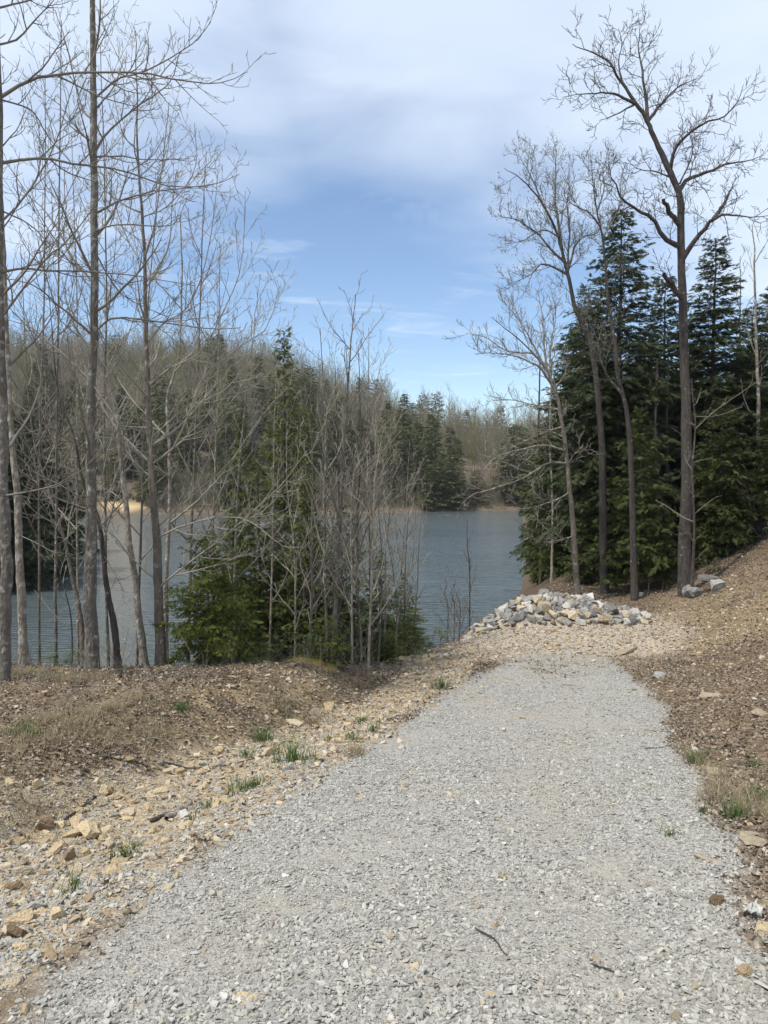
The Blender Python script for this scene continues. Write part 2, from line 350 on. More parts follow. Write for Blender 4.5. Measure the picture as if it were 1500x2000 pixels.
tag(link('lake', me), 'grey green rippled lake beyond the trees', kind='structure')
# ------------------------------------------------------------------ scatter of uncountable small pieces
def source_collection(name, meshes):
    c = bpy.data.collections.new(name)
    for i, m in enumerate(meshes):
        o = bpy.data.objects.new('%s_%02d' % (name, i), m); c.objects.link(o)
    return c
def scatter(name, P, rot, scl, ix, coll, label):
    me = bpy.data.meshes.new(name); me.vertices.add(len(P)); me.vertices.foreach_set('co', np.asarray(P, np.float32).ravel())
    for n, t, d in (('rot', 'FLOAT_VECTOR', rot), ('scl', 'FLOAT_VECTOR', scl)):
        a = me.attributes.new(n, t, 'POINT'); a.data.foreach_set('vector', np.asarray(d, np.float32).ravel())
    a = me.attributes.new('ix', 'INT', 'POINT'); a.data.foreach_set('value', np.asarray(ix, np.int32))
    o = link(name, me); tag(o, label, kind='stuff')
    ng = bpy.data.node_groups.new(name + '_scatter', 'GeometryNodeTree')
    ng.interface.new_socket('Geometry', in_out='INPUT', socket_type='NodeSocketGeometry')
    ng.interface.new_socket('Geometry', in_out='OUTPUT', socket_type='NodeSocketGeometry')
    N, L = ng.nodes, ng.links
    gi = N.new('NodeGroupInput'); go = N.new('NodeGroupOutput')
    ci = N.new('GeometryNodeCollectionInfo'); ci.inputs['Collection'].default_value = coll
    ci.inputs['Separate Children'].default_value = True; ci.inputs['Reset Children'].default_value = True
    ip = N.new('GeometryNodeInstanceOnPoints'); ip.inputs['Pick Instance'].default_value = True
    def na(n, t):
        q = N.new('GeometryNodeInputNamedAttribute'); q.data_type = t; q.inputs[0].default_value = n; return q.outputs[0]
    er = N.new('FunctionNodeEulerToRotation'); L.new(na('rot', 'FLOAT_VECTOR'), er.inputs[0])
    L.new(gi.outputs[0], ip.inputs['Points']); L.new(ci.outputs[0], ip.inputs['Instance'])
    L.new(na('ix', 'INT'), ip.inputs['Instance Index']); L.new(er.outputs[0], ip.inputs['Rotation']); L.new(na('scl', 'FLOAT_VECTOR'), ip.inputs['Scale'])
    L.new(ip.outputs[0], go.inputs[0])
    md = o.modifiers.new('scatter', 'NODES'); md.node_group = ng
    return o
def hull_rock(seed, n=16, squash=(1, 0.8, 0.6), bevel=0.05, boxy=0.5, rough=0.0):
    r = np.random.default_rng(seed)
    p = r.normal(size=(n, 3)); p /= np.linalg.norm(p, axis=1)[:, None]
    p = p * (1 - boxy) + boxy * np.clip(p * 1.5, -0.75, 0.75) * 1.2
    p *= np.array(squash) * 0.5 * r.uniform(0.85, 1.1, 3)
    bm = bmesh.new()
    for q in p: bm.verts.new(q)
    o = bmesh.ops.convex_hull(bm, input=bm.verts)
    bmesh.ops.delete(bm, geom=[e for e in o['geom_interior'] if isinstance(e, bmesh.types.BMVert)], context='VERTS')
    bmesh.ops.dissolve_limit(bm, angle_limit=R(14), verts=bm.verts, edges=bm.edges)
    if bevel: bmesh.ops.bevel(bm, geom=bm.edges[:], offset=bevel, segments=1, affect='EDGES', clamp_overlap=True)
    bmesh.ops.triangulate(bm, faces=bm.faces)
    if rough:
        bmesh.ops.subdivide_edges(bm, edges=bm.edges[:], cuts=1, use_grid_fill=True); bmesh.ops.triangulate(bm, faces=bm.faces)
        for v_ in bm.verts: v_.co += Vector(r.normal(0, rough, 3))
    bmesh.ops.recalc_face_normals(bm, faces=bm.faces)
    me = bpy.data.meshes.new('stone'); bm.to_mesh(me); bm.free(); return me
def mat_stones(name, stops):
    k = NT(name); r = k.rand(); c = k.ramp(r, stops, 'LINEAR'); g = k.coord('Object')
    c = k.mix(k.rng(k.noise(g, 3.0, 4, 0.6), 0.35, 0.7, 0, 0.35), c, k.mix(0.5, c, (0.10, 0.09, 0.075)))
    return k.done(c, k.bump(k.noise(g, 6, 5, 0.6), 0.4, 0.1), 0.9)
M['gravel'] = mat_stones('gravel_stone', [(0.0, (0.27, 0.258, 0.228)), (0.35, (0.37, 0.355, 0.315)), (0.65, (0.435, 0.42, 0.375)), (0.86, (0.505, 0.49, 0.44)), (0.93, (0.44, 0.38, 0.295)), (1.0, (0.62, 0.605, 0.555))])
M['chips'] = mat_stones('tan_chip', [(0.0, (0.29, 0.21, 0.12)), (0.5, (0.47, 0.375, 0.24)), (0.8, (0.57, 0.48, 0.34)), (1.0, (0.44, 0.425, 0.39))])
gm = []
for s in range(9):
    m = hull_rock(100 + s, 11, (1, 0.78, 0.5), 0.0, 0.4); m.materials.append(M['gravel']); gm.append(m)
def sample(n, x0, x1, y0, y1, prob):
    X = rng.uniform(x0, x1, n); Y = rng.uniform(y0, y1, n)
    k = rng.random(n) < prob(X, Y); k &= np.abs(X) < 0.56 * Y + 0.5
    return X[k], Y[k]
def eul(n, tilt=0.5): return np.stack([rng.normal(0, tilt, n), rng.normal(0, tilt, n), rng.uniform(0, 6.283, n)], -1)
gcol = source_collection('gravel_piece', gm)
def gprob(X, Y):
    a, b, f, t_, l = zones(X, Y); bare = bare_of(X, Y)
    return np.clip(a * (1 - 0.36 * bare) + 0.75 * b + 0.4 * f, 0, 1)
Xs, Ys = [], []
for y0, y1, den in ((1.9, 4.2, 5200), (4.2, 7, 3600), (7, 10.5, 1900), (10.5, 18.5, 900)):
    x0, x1 = road_c(y0) - 3.6, road_c(y1) + 2.3
    a, b = sample(int(den * (x1 - x0) * (y1 - y0)), x0, x1, y0, y1, gprob); Xs.append(a); Ys.append(b)
X = np.concatenate(Xs); Y = np.concatenate(Ys); n = len(X)
s = np.exp(rng.normal(math.log(0.0165), 0.36, n)).clip(0.009, 0.055) * np.interp(Y, [2, 5, 8, 16], [1.15, 1.05, 1.0, 1.2])
s = s * (1 - 0.30 * bare_of(X, Y)); Z = H(X, Y) + s * 0.12
scatter('gravel', np.stack([X, Y, Z], -1), eul(n, 0.34), np.stack([s * rng.uniform(.9, 1.4, n), s, s * rng.uniform(.75, 1.15, n)], -1), rng.integers(0, 9, n), gcol, 'loose grey crushed stone covering the drive')
print('gravel', n)
cm = []
for s_ in range(7):
    m = hull_rock(140 + s_, 12, (1, 0.75, 0.42), 0.0, 0.4); m.materials.append(M['chips']); cm.append(m)
ccol = source_collection('chip_piece', cm)
def cprob(X, Y):
    a, b, f, t_, l = zones(X, Y); return np.clip(0.95 * b + 0.5 * t_ + 0.55 * f + 0.012 * a + 0.06 * l * (Y < 14), 0, 1)
X, Y = sample(90000, -7, 9, 2, 20, cprob); n = len(X)
s = np.exp(rng.normal(math.log(0.034), 0.5, n)).clip(0.012, 0.11) * np.interp(Y, [2, 8, 16], [.8, 1, 1.2])
scatter('stone_chips', np.stack([X, Y, H(X, Y) + s * 0.1], -1), eul(n, 0.3), np.stack([s * 1.25, s, s], -1), rng.integers(0, 7, n), ccol, 'small tan sandstone chips strewn in the ditch and bare soil')
print('chips', n)
# leaf litter: little curled leaves
M['litter'] = mat_stones('dead_leaf', [(0.0, (0.12, 0.086, 0.060)), (0.4, (0.22, 0.168, 0.12)), (0.75, (0.33, 0.27, 0.20)), (1.0, (0.48, 0.42, 0.335))])
lm = []
for s_ in range(6):
    r_ = np.random.default_rng(300 + s_); k = np.linspace(-1, 1, 4)
    P = []
    for a in k:
        wv_ = 0.42 * (1 - abs(a) ** 1.6) + 0.05
        for b in (-1, 0, 1): P.append((a * 0.5, b * wv_ * r_.uniform(.8, 1.1), 0.22 * abs(b) * r_.uniform(.3, 1.2) * (1 if s_ % 2 else -1) + 0.2 * a * a + r_.normal(0, .04)))
    fc = [(i * 3 + j, i * 3 + 3 + j, i * 3 + 4 + j, i * 3 + 1 + j) for i in range(3) for j in range(2)]
    lm.append(mesh_np('dead_leaf', np.array(P), np.array(fc), M['litter']))
lcol = source_collection('leaf_piece', lm)
def lprob(X, Y):
    a, b, f, t_, l = zones(X, Y)
    return np.clip(l * (0.55 + 1.6 * fbm(X * 0.8, Y * 0.8, 61)) + 0.30 * t_ + 0.07 * b + 0.12 * f, 0, 1) * (lake_dist(X, Y) > 1)
X1, Y1 = sample(200000, -8, 3.5, 3, 14.5, lprob); X2, Y2 = sample(210000, 1.0, 15, 3, 28, lprob)
X = np.concatenate([X1, X2]); Y = np.concatenate([Y1, Y2]); n = len(X)
s = np.exp(rng.normal(math.log(0.026), .38, n)).clip(.012, .055) * np.interp(Y, [3, 8, 16], [.85, 1, 1.25])
scatter('leaf_litter', np.stack([X, Y, H(X, Y) + 0.012], -1), eul(n, 0.45), np.stack([s] * 3, -1), rng.integers(0, 6, n), lcol, 'dry brown fallen leaves over both banks')
print('leaves', n)
def blades(r_, n, h, spread, width, lean):
    P, Fq = [], []
    for i in range(n):
        a = r_.uniform(0, 6.283); b = r_.uniform(0, spread); x0, y0 = b * math.cos(a), b * math.sin(a)
        az = r_.uniform(0, 6.283); hh = h * r_.uniform(.5, 1.1); ln = lean * r_.uniform(.3, 1.2) * hh; dx, dy = math.cos(az), math.sin(az)
        wx, wy = -dy * width, dx * width; k0 = len(P)
        for t_ in (0, .45, .8, 1):
            ww = (1 - t_ ** 2) * 0.5 + 0.04
            c_ = (x0 + dx * ln * t_ * t_, y0 + dy * ln * t_ * t_, hh * t_ * (1 - 0.25 * lean * t_))
            P += [(c_[0] - wx * ww, c_[1] - wy * ww, c_[2]), (c_[0] + wx * ww, c_[1] + wy * ww, c_[2])]
        for j in range(3): Fq.append((k0 + 2 * j, k0 + 2 * j + 1, k0 + 2 * j + 3, k0 + 2 * j + 2))
    return np.array(P), np.array(Fq)
dg = []
for s_ in range(5):
    P, Fq = blades(np.random.default_rng(400 + s_), 16, 0.14, 0.07, 0.0035, 1.0); dg.append(mesh_np('dry_blades', P, Fq, M['dry_grass']))
def dprob(X, Y):
    a, b, f, t_, l = zones(X, Y); return np.clip(l * sm(0.0, 0.34, fbm(X * 0.7, Y * 0.7, 71) + 0.5 * fbm(X * 2.5, Y * 2.5, 73)), 0, 1) * (lake_dist(X, Y) > 3)
X1, Y1 = sample(32000, -8, 3, 4, 14, dprob); X2, Y2 = sample(6000, 2.2, 11, 3, 20, dprob)
X = np.concatenate([X1, X2]); Y = np.concatenate([Y1, Y2]); n = len(X); s = rng.uniform(0.5, 1.25, n)
scatter('dry_grass', np.stack([X, Y, H(X, Y) - 0.005], -1), eul(n, 0.1), np.stack([s] * 3, -1), rng.integers(0, 5, n), source_collection('dry_tuft', dg), 'straw coloured dead grass growing through the leaves')
print('dry', n)
# ------------------------------------------------------------------ woody plants
class Wood:
    def __init__(s): s.b = {}
    def add(s, P, rad, sides=None):
        P = np.asarray(P, float); rad = np.asarray(rad, float)
        if sides is None: sides = 10 if rad[0] > 0.07 else 6 if rad[0] > 0.02 else 4 if rad[0] > 0.008 else 3
        s.b.setdefault((len(P), sides), []).append((P, rad))
    def mesh(s, name, mat, origin, smooth=True, jit=0.0):
        Vs, Fs, off = [], [], 0
        for (n, k), L in s.b.items():
            P = np.array([q[0] for q in L]) - np.asarray(origin); r = np.array([q[1] for q in L]); m = len(L)
            T = np.gradient(P, axis=1); T /= np.linalg.norm(T, axis=2, keepdims=True) + 1e-9
            mean = P[:, -1] - P[:, 0]; ref = np.zeros((m, 3)); ref[np.arange(m), np.argmin(np.abs(mean), axis=1)] = 1
            U = np.cross(T, ref[:, None, :]); U /= np.linalg.norm(U, axis=2, keepdims=True) + 1e-9; W_ = np.cross(T, U)
            a = np.arange(k) * 2 * math.pi / k
            rr3 = np.repeat(r[:, :, None], k, 2)
            if jit:
                g_ = np.random.default_rng(n * k); nz_ = g_.normal(0, 1, (m, n, k)); nz_ = nz_ + np.roll(nz_, 1, 1) + np.roll(nz_, -1, 1) + .6 * np.roll(nz_, 1, 2); rr3 = rr3 * (1 + jit * nz_)
            ring = P[:, :, None, :] + rr3[:, :, :, None] * (np.cos(a)[None, None, :, None] * U[:, :, None, :] + np.sin(a)[None, None, :, None] * W_[:, :, None, :])
            Vs.append(ring.reshape(-1, 3))
            base = (np.arange(m) * n * k)[:, None, None]; i = np.arange(n - 1)[None, :, None] * k; j = np.arange(k)[None, None, :]; j2 = (j + 1) % k
            f = np.stack([base + i + j, base + i + j2, base + i + k + j2, base + i + k + j], -1).reshape(-1, 4) + off
            Fs.append(f); off += m * n * k
        return mesh_np(name, np.concatenate(Vs), np.concatenate(Fs), mat, smooth)
def smooth_line(P, n):
    P = np.asarray(P, float)
    if len(P) == 2: return P[0] + (P[1] - P[0]) * np.linspace(0, 1, n)[:, None]
    E = np.vstack([2 * P[0] - P[1], P, 2 * P[-1] - P[-2]]); out = []
    for t_ in np.linspace(0, len(P) - 1 - 1e-6, n):
        i = int(t_); f = t_ - i; a, b, c, d = E[i:i + 4]
        out.append(0.5 * (2 * b + (c - a) * f + (2 * a - 5 * b + 4 * c - d) * f * f + (3 * b - a - 3 * c + d) * f ** 3))
    return np.array(out)
def unit(v_): return v_ / (np.linalg.norm(v_) + 1e-9)
def twig(r_, p, d, L, n, up=0.25, wand=0.12):
    P = [p]; step = L / (n - 1); d = unit(d)
    for i in range(n - 1):
        d = unit(d + np.array([0, 0, up / (n - 1)]) + r_.normal(0, wand, 3)); P.append(P[-1] + d * step)
    return np.array(P)
def ramify(W, P, rad, r_, spec, lvl=0, tmin=0.12, tips=None):
    """grow side branches along a branch; spec: one (per metre, length factor, min length, angle, up, wander, points, most) for each level"""
    if lvl >= len(spec): return
    dens, lf, lmin, ang, up, wand, npt, most = spec[lvl]
    seg = np.linalg.norm(np.diff(P, axis=0), axis=1); L = seg.sum()
    cnt = min(most, max(1, int(round(dens * L * (1 - tmin) + r_.uniform(-.5, .5)))))
    cs = np.concatenate([[0], np.cumsum(seg)]) / L; side = r_.uniform(0, 6.283)
    for i in range(cnt):
        t_ = tmin + (1 - tmin) * (i + r_.uniform(0.1, 0.9)) / cnt
        k = min(len(seg) - 1, int(np.searchsorted(cs, t_)) - 1); k = max(k, 0); f = (t_ - cs[k]) / max(cs[k + 1] - cs[k], 1e-6)
        p = P[k] + (P[k + 1] - P[k]) * f; rr = rad[k] + (rad[k + 1] - rad[k]) * f; tan_ = unit(P[k + 1] - P[k])
        side += 2.4 + r_.normal(0, .5)
        ref = np.array([0, 0, 1.0]) if abs(tan_[2]) < 0.8 else np.array([1.0, 0, 0])
        a = unit(np.cross(tan_, ref)); b = np.cross(a, tan_)
        an = R(ang) * r_.uniform(.7, 1.25)
        d = tan_ * math.cos(an) + (a * math.cos(side) + b * math.sin(side)) * math.sin(an)
        ln = max(lmin * r_.uniform(.6, 1.2), lf * L * (1 - 0.62 * t_) * r_.uniform(.55, 1.15))
        Q_ = twig(r_, p, d, ln, npt, up, wand)
        r0 = max(RMIN[0], min(0.72 * rr, 0.0155 * ln + 0.0018)); rd = np.linspace(r0, max(RMIN[0] * .8, r0 * 0.28), npt)
        W.add(Q_, rd)
        if tips is not None and lvl == len(spec) - 1: tips.append((Q_[-1], Q_[-1] - Q_[-2]))
        ramify(W, Q_, rd, r_, spec, lvl + 1, 0.1, tips)
RMIN = [0.0026]
TREES = [0]
def bare_tree(name, label, trunk_px, d, r0, r1, limbs=(), spec=(), limb_spec=None, bark='bark_grey', twigm='twig', seed=1, rmin=0.0026, group=None, tmin=0.25, lean=0.0, buds=None, cat='tree', flare=1.35):
    """trunk_px: photo points from the foot up; limbs: (photo points, depth change at the tip, foot radius, tip radius)"""
    r_ = np.random.default_rng(seed); RMIN[0] = rmin; TREES[0] += 1
    P = [at(x, y, d + lean * i / max(1, len(trunk_px) - 1)) for i, (x, y) in enumerate(trunk_px)]
    X0, Y0 = P[0][0], P[0][1]; P[0] = np.array([X0, Y0, h1(X0, Y0) - 0.12])
    n = 60; T = smooth_line(P, n); wob = r_.normal(0, r0 * .22, (n, 2)); wob = sum(np.roll(wob, q, 0) for q in range(-3, 4)) / 4; T[1:-1, :2] += wob[1:-1]
    tt = np.linspace(0, 1, n); rad = (r0 + (r1 - r0) * tt ** 0.85) * (1 + (flare - 1) * np.exp(-tt * 26))
    base = T[0].copy(); rt = root(name, tuple(base), label, cat, group)
    Wt = Wood(); Wt.add(T, rad, 14 if r0 > 0.08 else 9)
    link('trunk', Wt.mesh('trunk', M[bark], base, True, .028), rt)
    W = Wood(); tips = [] if buds else None
    ramify(W, T, rad, r_, spec, 0, tmin, tips)
    for px, dd, a, b in limbs:
        m = len(px); Lp = [at(x, y, d + lean * 0.5 + dd * i / (m - 1)) for i, (x, y) in enumerate(px)]
        # start on the trunk itself
        kk = np.argmin(np.linalg.norm(T - Lp[0], axis=1)); Lp[0] = T[kk] * 0.7 + Lp[0] * 0.3 if np.linalg.norm(T[kk] - Lp[0]) < 0.8 else Lp[0]
        Lq = smooth_line(Lp, 14); Lq[2:-1] += r_.normal(0, a * 0.22, (11, 3))
        lr = a + (min(b, .0055) - a) * np.linspace(0, 1, 14) ** .75 if b < .02 else np.linspace(a, b, 14); W.add(Lq, lr); ramify(W, Lq, lr, r_, limb_spec or spec[1:], 0, 0.1, tips)
    if W.b:
        cr = link('crown', W.mesh('crown', M[twigm], base), rt)
        if buds and tips:
            Pm = np.array([q[0] for q in tips]) - base; k = len(Pm) * buds[1]
            C = np.repeat(Pm, buds[1], 0) + r_.normal(0, buds[2], (k, 3)); A = r_.normal(0, buds[0], (k, 3)); B = r_.normal(0, buds[0], (k, 3))
            Vb = np.stack([C, C + A, C + B], 1).reshape(-1, 3)
            tag(link('buds', mesh_np('buds', Vb, np.arange(3 * k).reshape(-1, 3), M['bud']), cr), kind='stuff')
    return rt
# ------------------------------------------------------------------ hemlocks
def feather(pairs, L, wid, droop=0.12, seed=0):
    """a flat needle spray: thin leaflets on both sides of a stalk lying along +x"""
    r_ = np.random.default_rng(seed); T = []
    for i in range(pairs):
        x = L * (0.04 + 0.9 * i / pairs); l_ = wid * (1 - 0.75 * (i / pairs) ** 1.5) * r_.uniform(.75, 1.15)
        for s_ in (-1, 1):
            z = -droop * x * x / L; fw = l_ * 0.55; hb = 0.52 * L / pairs
            T += [(x - hb, 0, z), (x + hb, 0, z), (x + fw, s_ * l_, z - 0.25 * l_ * r_.uniform(0, 1))]
    T += [(L * .8, -wid * .12, -droop * L * .7), (L * .8, wid * .12, -droop * L * .7), (L * 1.06, 0, -droop * L)]
    return np.array(T)
def place_sprays(tpls, P, D, S, r_):
    """sprays at P with stalk direction D (flat side up) and size S"""
    D = D / (np.linalg.norm(D, axis=1)[:, None] + 1e-9); up = np.array([0, 0, 1.0]) + r_.normal(0, 0.8, (len(P), 3))
    Yv = np.cross(up, D); Yv /= np.linalg.norm(Yv, axis=1)[:, None] + 1e-9; Zv = np.cross(D, Yv)
    ch = r_.integers(0, len(tpls), len(P)); out = []
    for k, t_ in enumerate(tpls):
        q = ch == k
        if q.any(): out.append((P[q][:, None] + S[q][:, None, None] * (t_[None, :, 0:1] * D[q][:, None] + t_[None, :, 1:2] * Yv[q][:, None] + t_[None, :, 2:3] * Zv[q][:, None])).reshape(-1, 3))
    return np.concatenate(out)
def hemlock_meshes(seed, Ht, Rad, clear, nb, spray_L, pairs, per, mat, r0, shape=1.0, droop=0.35, bark='bark_dark', twigs=True, dense=1.0, fuzz=1.0):
    r_ = np.random.default_rng(seed); W = Wood(); Wb = Wood(); Ps, Ds, Ss = [], [], []
    n = 14; T = np.stack([r_.normal(0, .02 * Ht / 14, n), r_.normal(0, .02 * Ht / 14, n), np.linspace(-0.15, Ht, n)], -1); T[0, :2] = 0
    W.add(T, np.linspace(r0, r0 * 0.06, n) * (1 + .25 * np.exp(-np.linspace(0, 1, n) * 14)), 9)
    tpl = [feather(pairs, 1.0, 0.42, 0.15, 900 + q) for q in range(5)]
    for i in range(nb):
        f = (i + r_.uniform(0, 1)) / nb; z = clear + (Ht - clear) * f
        prof = (1 - f) ** (0.75 * shape) * (0.62 + 0.38 * min(1, f / 0.12))
        L = max(0.12 * Rad, Rad * prof * r_.uniform(.62, 1.18)); az = i * 2.39996 + r_.normal(0, .35)
        tr = np.array([np.interp(z, T[:, 2], T[:, 0]), np.interp(z, T[:, 2], T[:, 1]), z])
        d0 = np.array([math.cos(az), math.sin(az), r_.uniform(-.2, .45) + 0.5 * f]); d0 = unit(d0); m = 7; Pb = [tr]; d = d0
        for q in range(m - 1):
            d = unit(d + np.array([0, 0, -droop * 0.34 * (1 - 0.5 * f)]) + r_.normal(0, .07 * fuzz, 3)); Pb.append(Pb[-1] + d * L / (m - 1))
        Pb = np.array(Pb); Wb.add(Pb, np.linspace(max(0.006, r0 * 0.16 * (L / Rad)), 0.003, m), 4)
        hd = unit(np.array([math.cos(az), math.sin(az), 0])); sd_ = np.array([-hd[1], hd[0], 0])
        k = max(7, int(per * L * dense))
        for q in range(k):
            t_ = 0.05 + 0.95 * (q + r_.uniform(0, 1)) / k; g = t_ * (m - 1); a = min(m - 2, int(g)); p = Pb[a] + (Pb[a + 1] - Pb[a]) * (g - a); tan_ = unit(Pb[a + 1] - Pb[a])
            sgn = 1 if q % 2 else -1; l2 = (0.34 * L * (1 - t_) + 0.10 * L + spray_L * .4) * r_.uniform(.6, 1.15)
            dd = unit(tan_ * 0.75 + sgn * sd_ * 0.8 + np.array([0, 0, r_.normal(-0.08, .16 * fuzz)]))
            ns = max(1, int(l2 / (spray_L * 0.42)))
            for e in range(ns):
                u_ = (e + r_.uniform(0, .9)) / ns; pp = p + dd * l2 * u_ + np.array([0, 0, -0.18 * l2 * u_ * u_])
                yaw = (1 if e % 2 else -1) * r_.uniform(.15, .6 + .3 * fuzz); d3 = unit(dd * math.cos(yaw) + np.cross([0, 0, 1.0], dd) * math.sin(yaw) + np.array([0, 0, r_.normal(-.18, .16 * fuzz)]))
                Ps.append(pp); Ds.append(d3); Ss.append(spray_L * r_.uniform(.65, 1.2) * (1.05 - .32 * f))
        Ps.append(Pb[-1]); Ds.append(d); Ss.append(spray_L * (1.0 - .55 * f))
    for e in range(6): Ps.append(T[-1] + np.array([0, 0, -0.08 * e * spray_L])); Ds.append(unit(np.array([r_.normal(0, .5), r_.normal(0, .5), 1.0]))); Ss.append(spray_L * .4)
    Vf = place_sprays(tpl, np.array(Ps), np.array(Ds), np.array(Ss), r_)
    mb = Wb.mesh('b', None, (0, 0, 0)); nv = len(mb.vertices); co = np.empty(nv * 3, np.float32); mb.vertices.foreach_get('co', co)
    fq = np.empty(len(mb.loops), np.int32); mb.loops.foreach_get('vertex_index', fq); bpy.data.meshes.remove(mb)
    fl_ = np.arange(len(Vf)).reshape(-1, 3); mc = mesh_np('crown', np.concatenate([Vf, co.reshape(-1, 3)]), [fl_, fq.reshape(-1, 4) + len(Vf)], M[mat]); mc.materials.append(M['bark_dark'])
    mc.polygons.foreach_set('material_index', np.concatenate([np.zeros(len(fl_), np.int32), np.ones(len(fq) // 4, np.int32)]))
    return (W.mesh('trunk', M[bark], (0, 0, 0)), mc)
def put_hemlock(meshes, name, label, loc, scale, rz, group=None, mats=None):
    rt = root(name, loc, label, 'tree', group); rt.scale = scale; rt.rotation_euler = (0, 0, rz)
    link('trunk', meshes[0], rt); link('crown', meshes[1], rt); return rt
# tall ones of the dark stand on the point
BIG = [hemlock_meshes(11, 14, 3.2, 1.9, 280, 0.34, 5, 7.2, 'hemlock_blue', 0.20, 0.85), hemlock_meshes(12, 14, 3.5, 1.6, 260, 0.34, 5, 7.2, 'hemlock', 0.21, 0.75), hemlock_meshes(13, 14, 3.1, 2.1, 280, 0.34, 5, 7.2, 'hemlock_blue', 0.19, 0.9)]
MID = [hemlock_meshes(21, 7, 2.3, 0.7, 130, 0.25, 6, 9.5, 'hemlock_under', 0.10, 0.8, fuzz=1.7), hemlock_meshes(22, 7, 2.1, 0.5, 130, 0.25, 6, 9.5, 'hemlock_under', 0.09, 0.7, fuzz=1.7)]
print('hem tris', [len(q[1].polygons) for q in BIG + MID])
def px_base(x, d):
    X = (x - 750) / F * d; return X, d, h1(X, d)
G1 = 'hemlocks of the dark stand beside the lake'
stand = [  # x, depth, top y, variant, width factor, label
    (1205, 27.0, 412, 0, 1.0, 'tallest pointed hemlock of the dark stand, its tip against the sky'),
    (1388, 27.5, 470, 2, 1.1, 'tall blue green hemlock just behind the big bare oak'),
    (1145, 31.0, 565, 1, 1.0, 'hemlock behind the twin bare trees, second from the water'),
    (1292, 30.5, 545, 2, 1.0, 'hemlock whose tip shows between the tallest hemlock and the oak'),
    (1462, 29.0, 600, 1, 1.0, 'broad hemlock to the far side of the oak, near the picture edge'),
    (1092, 38.0, 735, 1, 0.95, 'lakeside hemlock whose skirts hang over the water'),
    (1122, 35.0, 640, 0, 1.0, 'hemlock directly behind the leaning bare tree'),
    (1532, 27.0, 650, 0, 1.1, 'hemlock half cut off by the right picture edge'),
    (1255, 36.0, 640, 1, 1.1, 'hemlock deep inside the stand behind the tallest one'),
    (1350, 37.0, 650, 1, 1.1, 'hemlock deep inside the stand behind the oak trunk'),
    (1505, 34.0, 560, 1, 1.1, 'tall hemlock at the back near the right picture edge'), (1440, 38.0, 690, 2, 1.15, 'hemlock at the back of the stand above the rhododendron')]
for i, (x, d, ty, vv, wf, lb) in enumerate(stand):
    X, Y, Z = px_base(x, d); Ht = at(x, ty, d)[2] - Z; s_ = Ht / 14
    put_hemlock(BIG[vv], 'hemlock_tree', lb, (X, Y, Z), (s_ * wf, s_ * wf, s_), i * 1.7, G1)
under = [
    (1052, 33.5, 1050, 1, 1.0, 'lowest hemlock bush on the water edge right of the rock heap'),
    (1248, 23.5, 800, 0, 1.15, 'younger green hemlock with low drooping boughs left of the oak trunk'),
    (1408, 24.5, 780, 1, 1.2, 'younger green hemlock right of the oak trunk above the slab boulder'),
    (1190, 27.0, 860, 1, 1.1, 'small hemlock filling the gap behind the rock heap tree'),
    (1072, 42.5, 880, 0, 1.1, 'bushy hemlock standing at the water edge of the point'),
    (1100, 31.0, 880, 1, 1.2, 'dark young hemlock behind the leaning bare trunk'),
    (1330, 29.5, 790, 0, 1.3, 'young hemlock hidden behind the oak trunk'),
    (1090, 30.0, 985, 1, 1.3, 'low hemlock bush on the steep shore behind the rock heap'), (1062, 36.5, 985, 0, 1.2, 'low hemlock hanging over the water behind the rock heap'), (1145, 25.5, 960, 1, 1.3, 'small hemlock just behind the foot of the leaning tree'), (1545, 24.0, 760, 0, 1.4, 'young hemlock partly outside the right picture edge'), (1490, 26.0, 800, 0, 1.3, 'dense young hemlock by the rhododendron at the wood edge')]
for i, (x, d, ty, vv, wf, lb) in enumerate(under):
    X, Y, Z = px_base(x, d); Ht = at(x, ty, d)[2] - Z; s_ = Ht / 7
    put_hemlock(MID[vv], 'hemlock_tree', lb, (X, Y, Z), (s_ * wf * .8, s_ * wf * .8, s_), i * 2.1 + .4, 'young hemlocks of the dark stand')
# hemlocks between the bank and the water, left and centre
NEAR = [hemlock_meshes(31, 6, 1.6, 0.35, 150, 0.17, 7, 13, 'hemlock_mid', 0.075, 1.1, fuzz=1.9), hemlock_meshes(32, 6, 1.5, 0.3, 150, 0.17, 7, 13, 'hemlock_mid', 0.07, 0.85, fuzz=1.9)]
TALL = hemlock_meshes(33, 9.6, 1.55, 0.4, 230, 0.19, 6, 10.5, 'hemlock_mid', 0.085, 0.85, fuzz=1.7)
mid = [
    (600, 18.2, 800, 1, 0.75, 'hemlock behind the tall slender one, nearer the thicket'), (470, 17.4, 815, 1, 0.75, 'hemlock behind the bushy young one with its tip below the far skyline'), (556, 17.0, 650, 0, 0.8, 'tall slender hemlock below the bank with its tip above the far hill'),
    (505, 15.6, 905, 1, 1.1, 'middle sized hemlock right of the bushy young one'),
    (600, 15.0, 935, 0, 1.1, 'hemlock behind the sapling thicket beside the rhododendron'),
    (668, 16.2, 985, 1, 1.2, 'dark low hemlock behind the stems of the thicket'),
    (742, 16.2, 1075, 0, 1.3, 'low spreading hemlock at the lake end of the thicket'),
    (790, 17.2, 1120, 1, 1.3, 'small hemlock at the tip of the thicket next to open water'),
    (455, 14.6, 1010, 0, 1.2, 'small hemlock half hidden behind the bushy young one')]
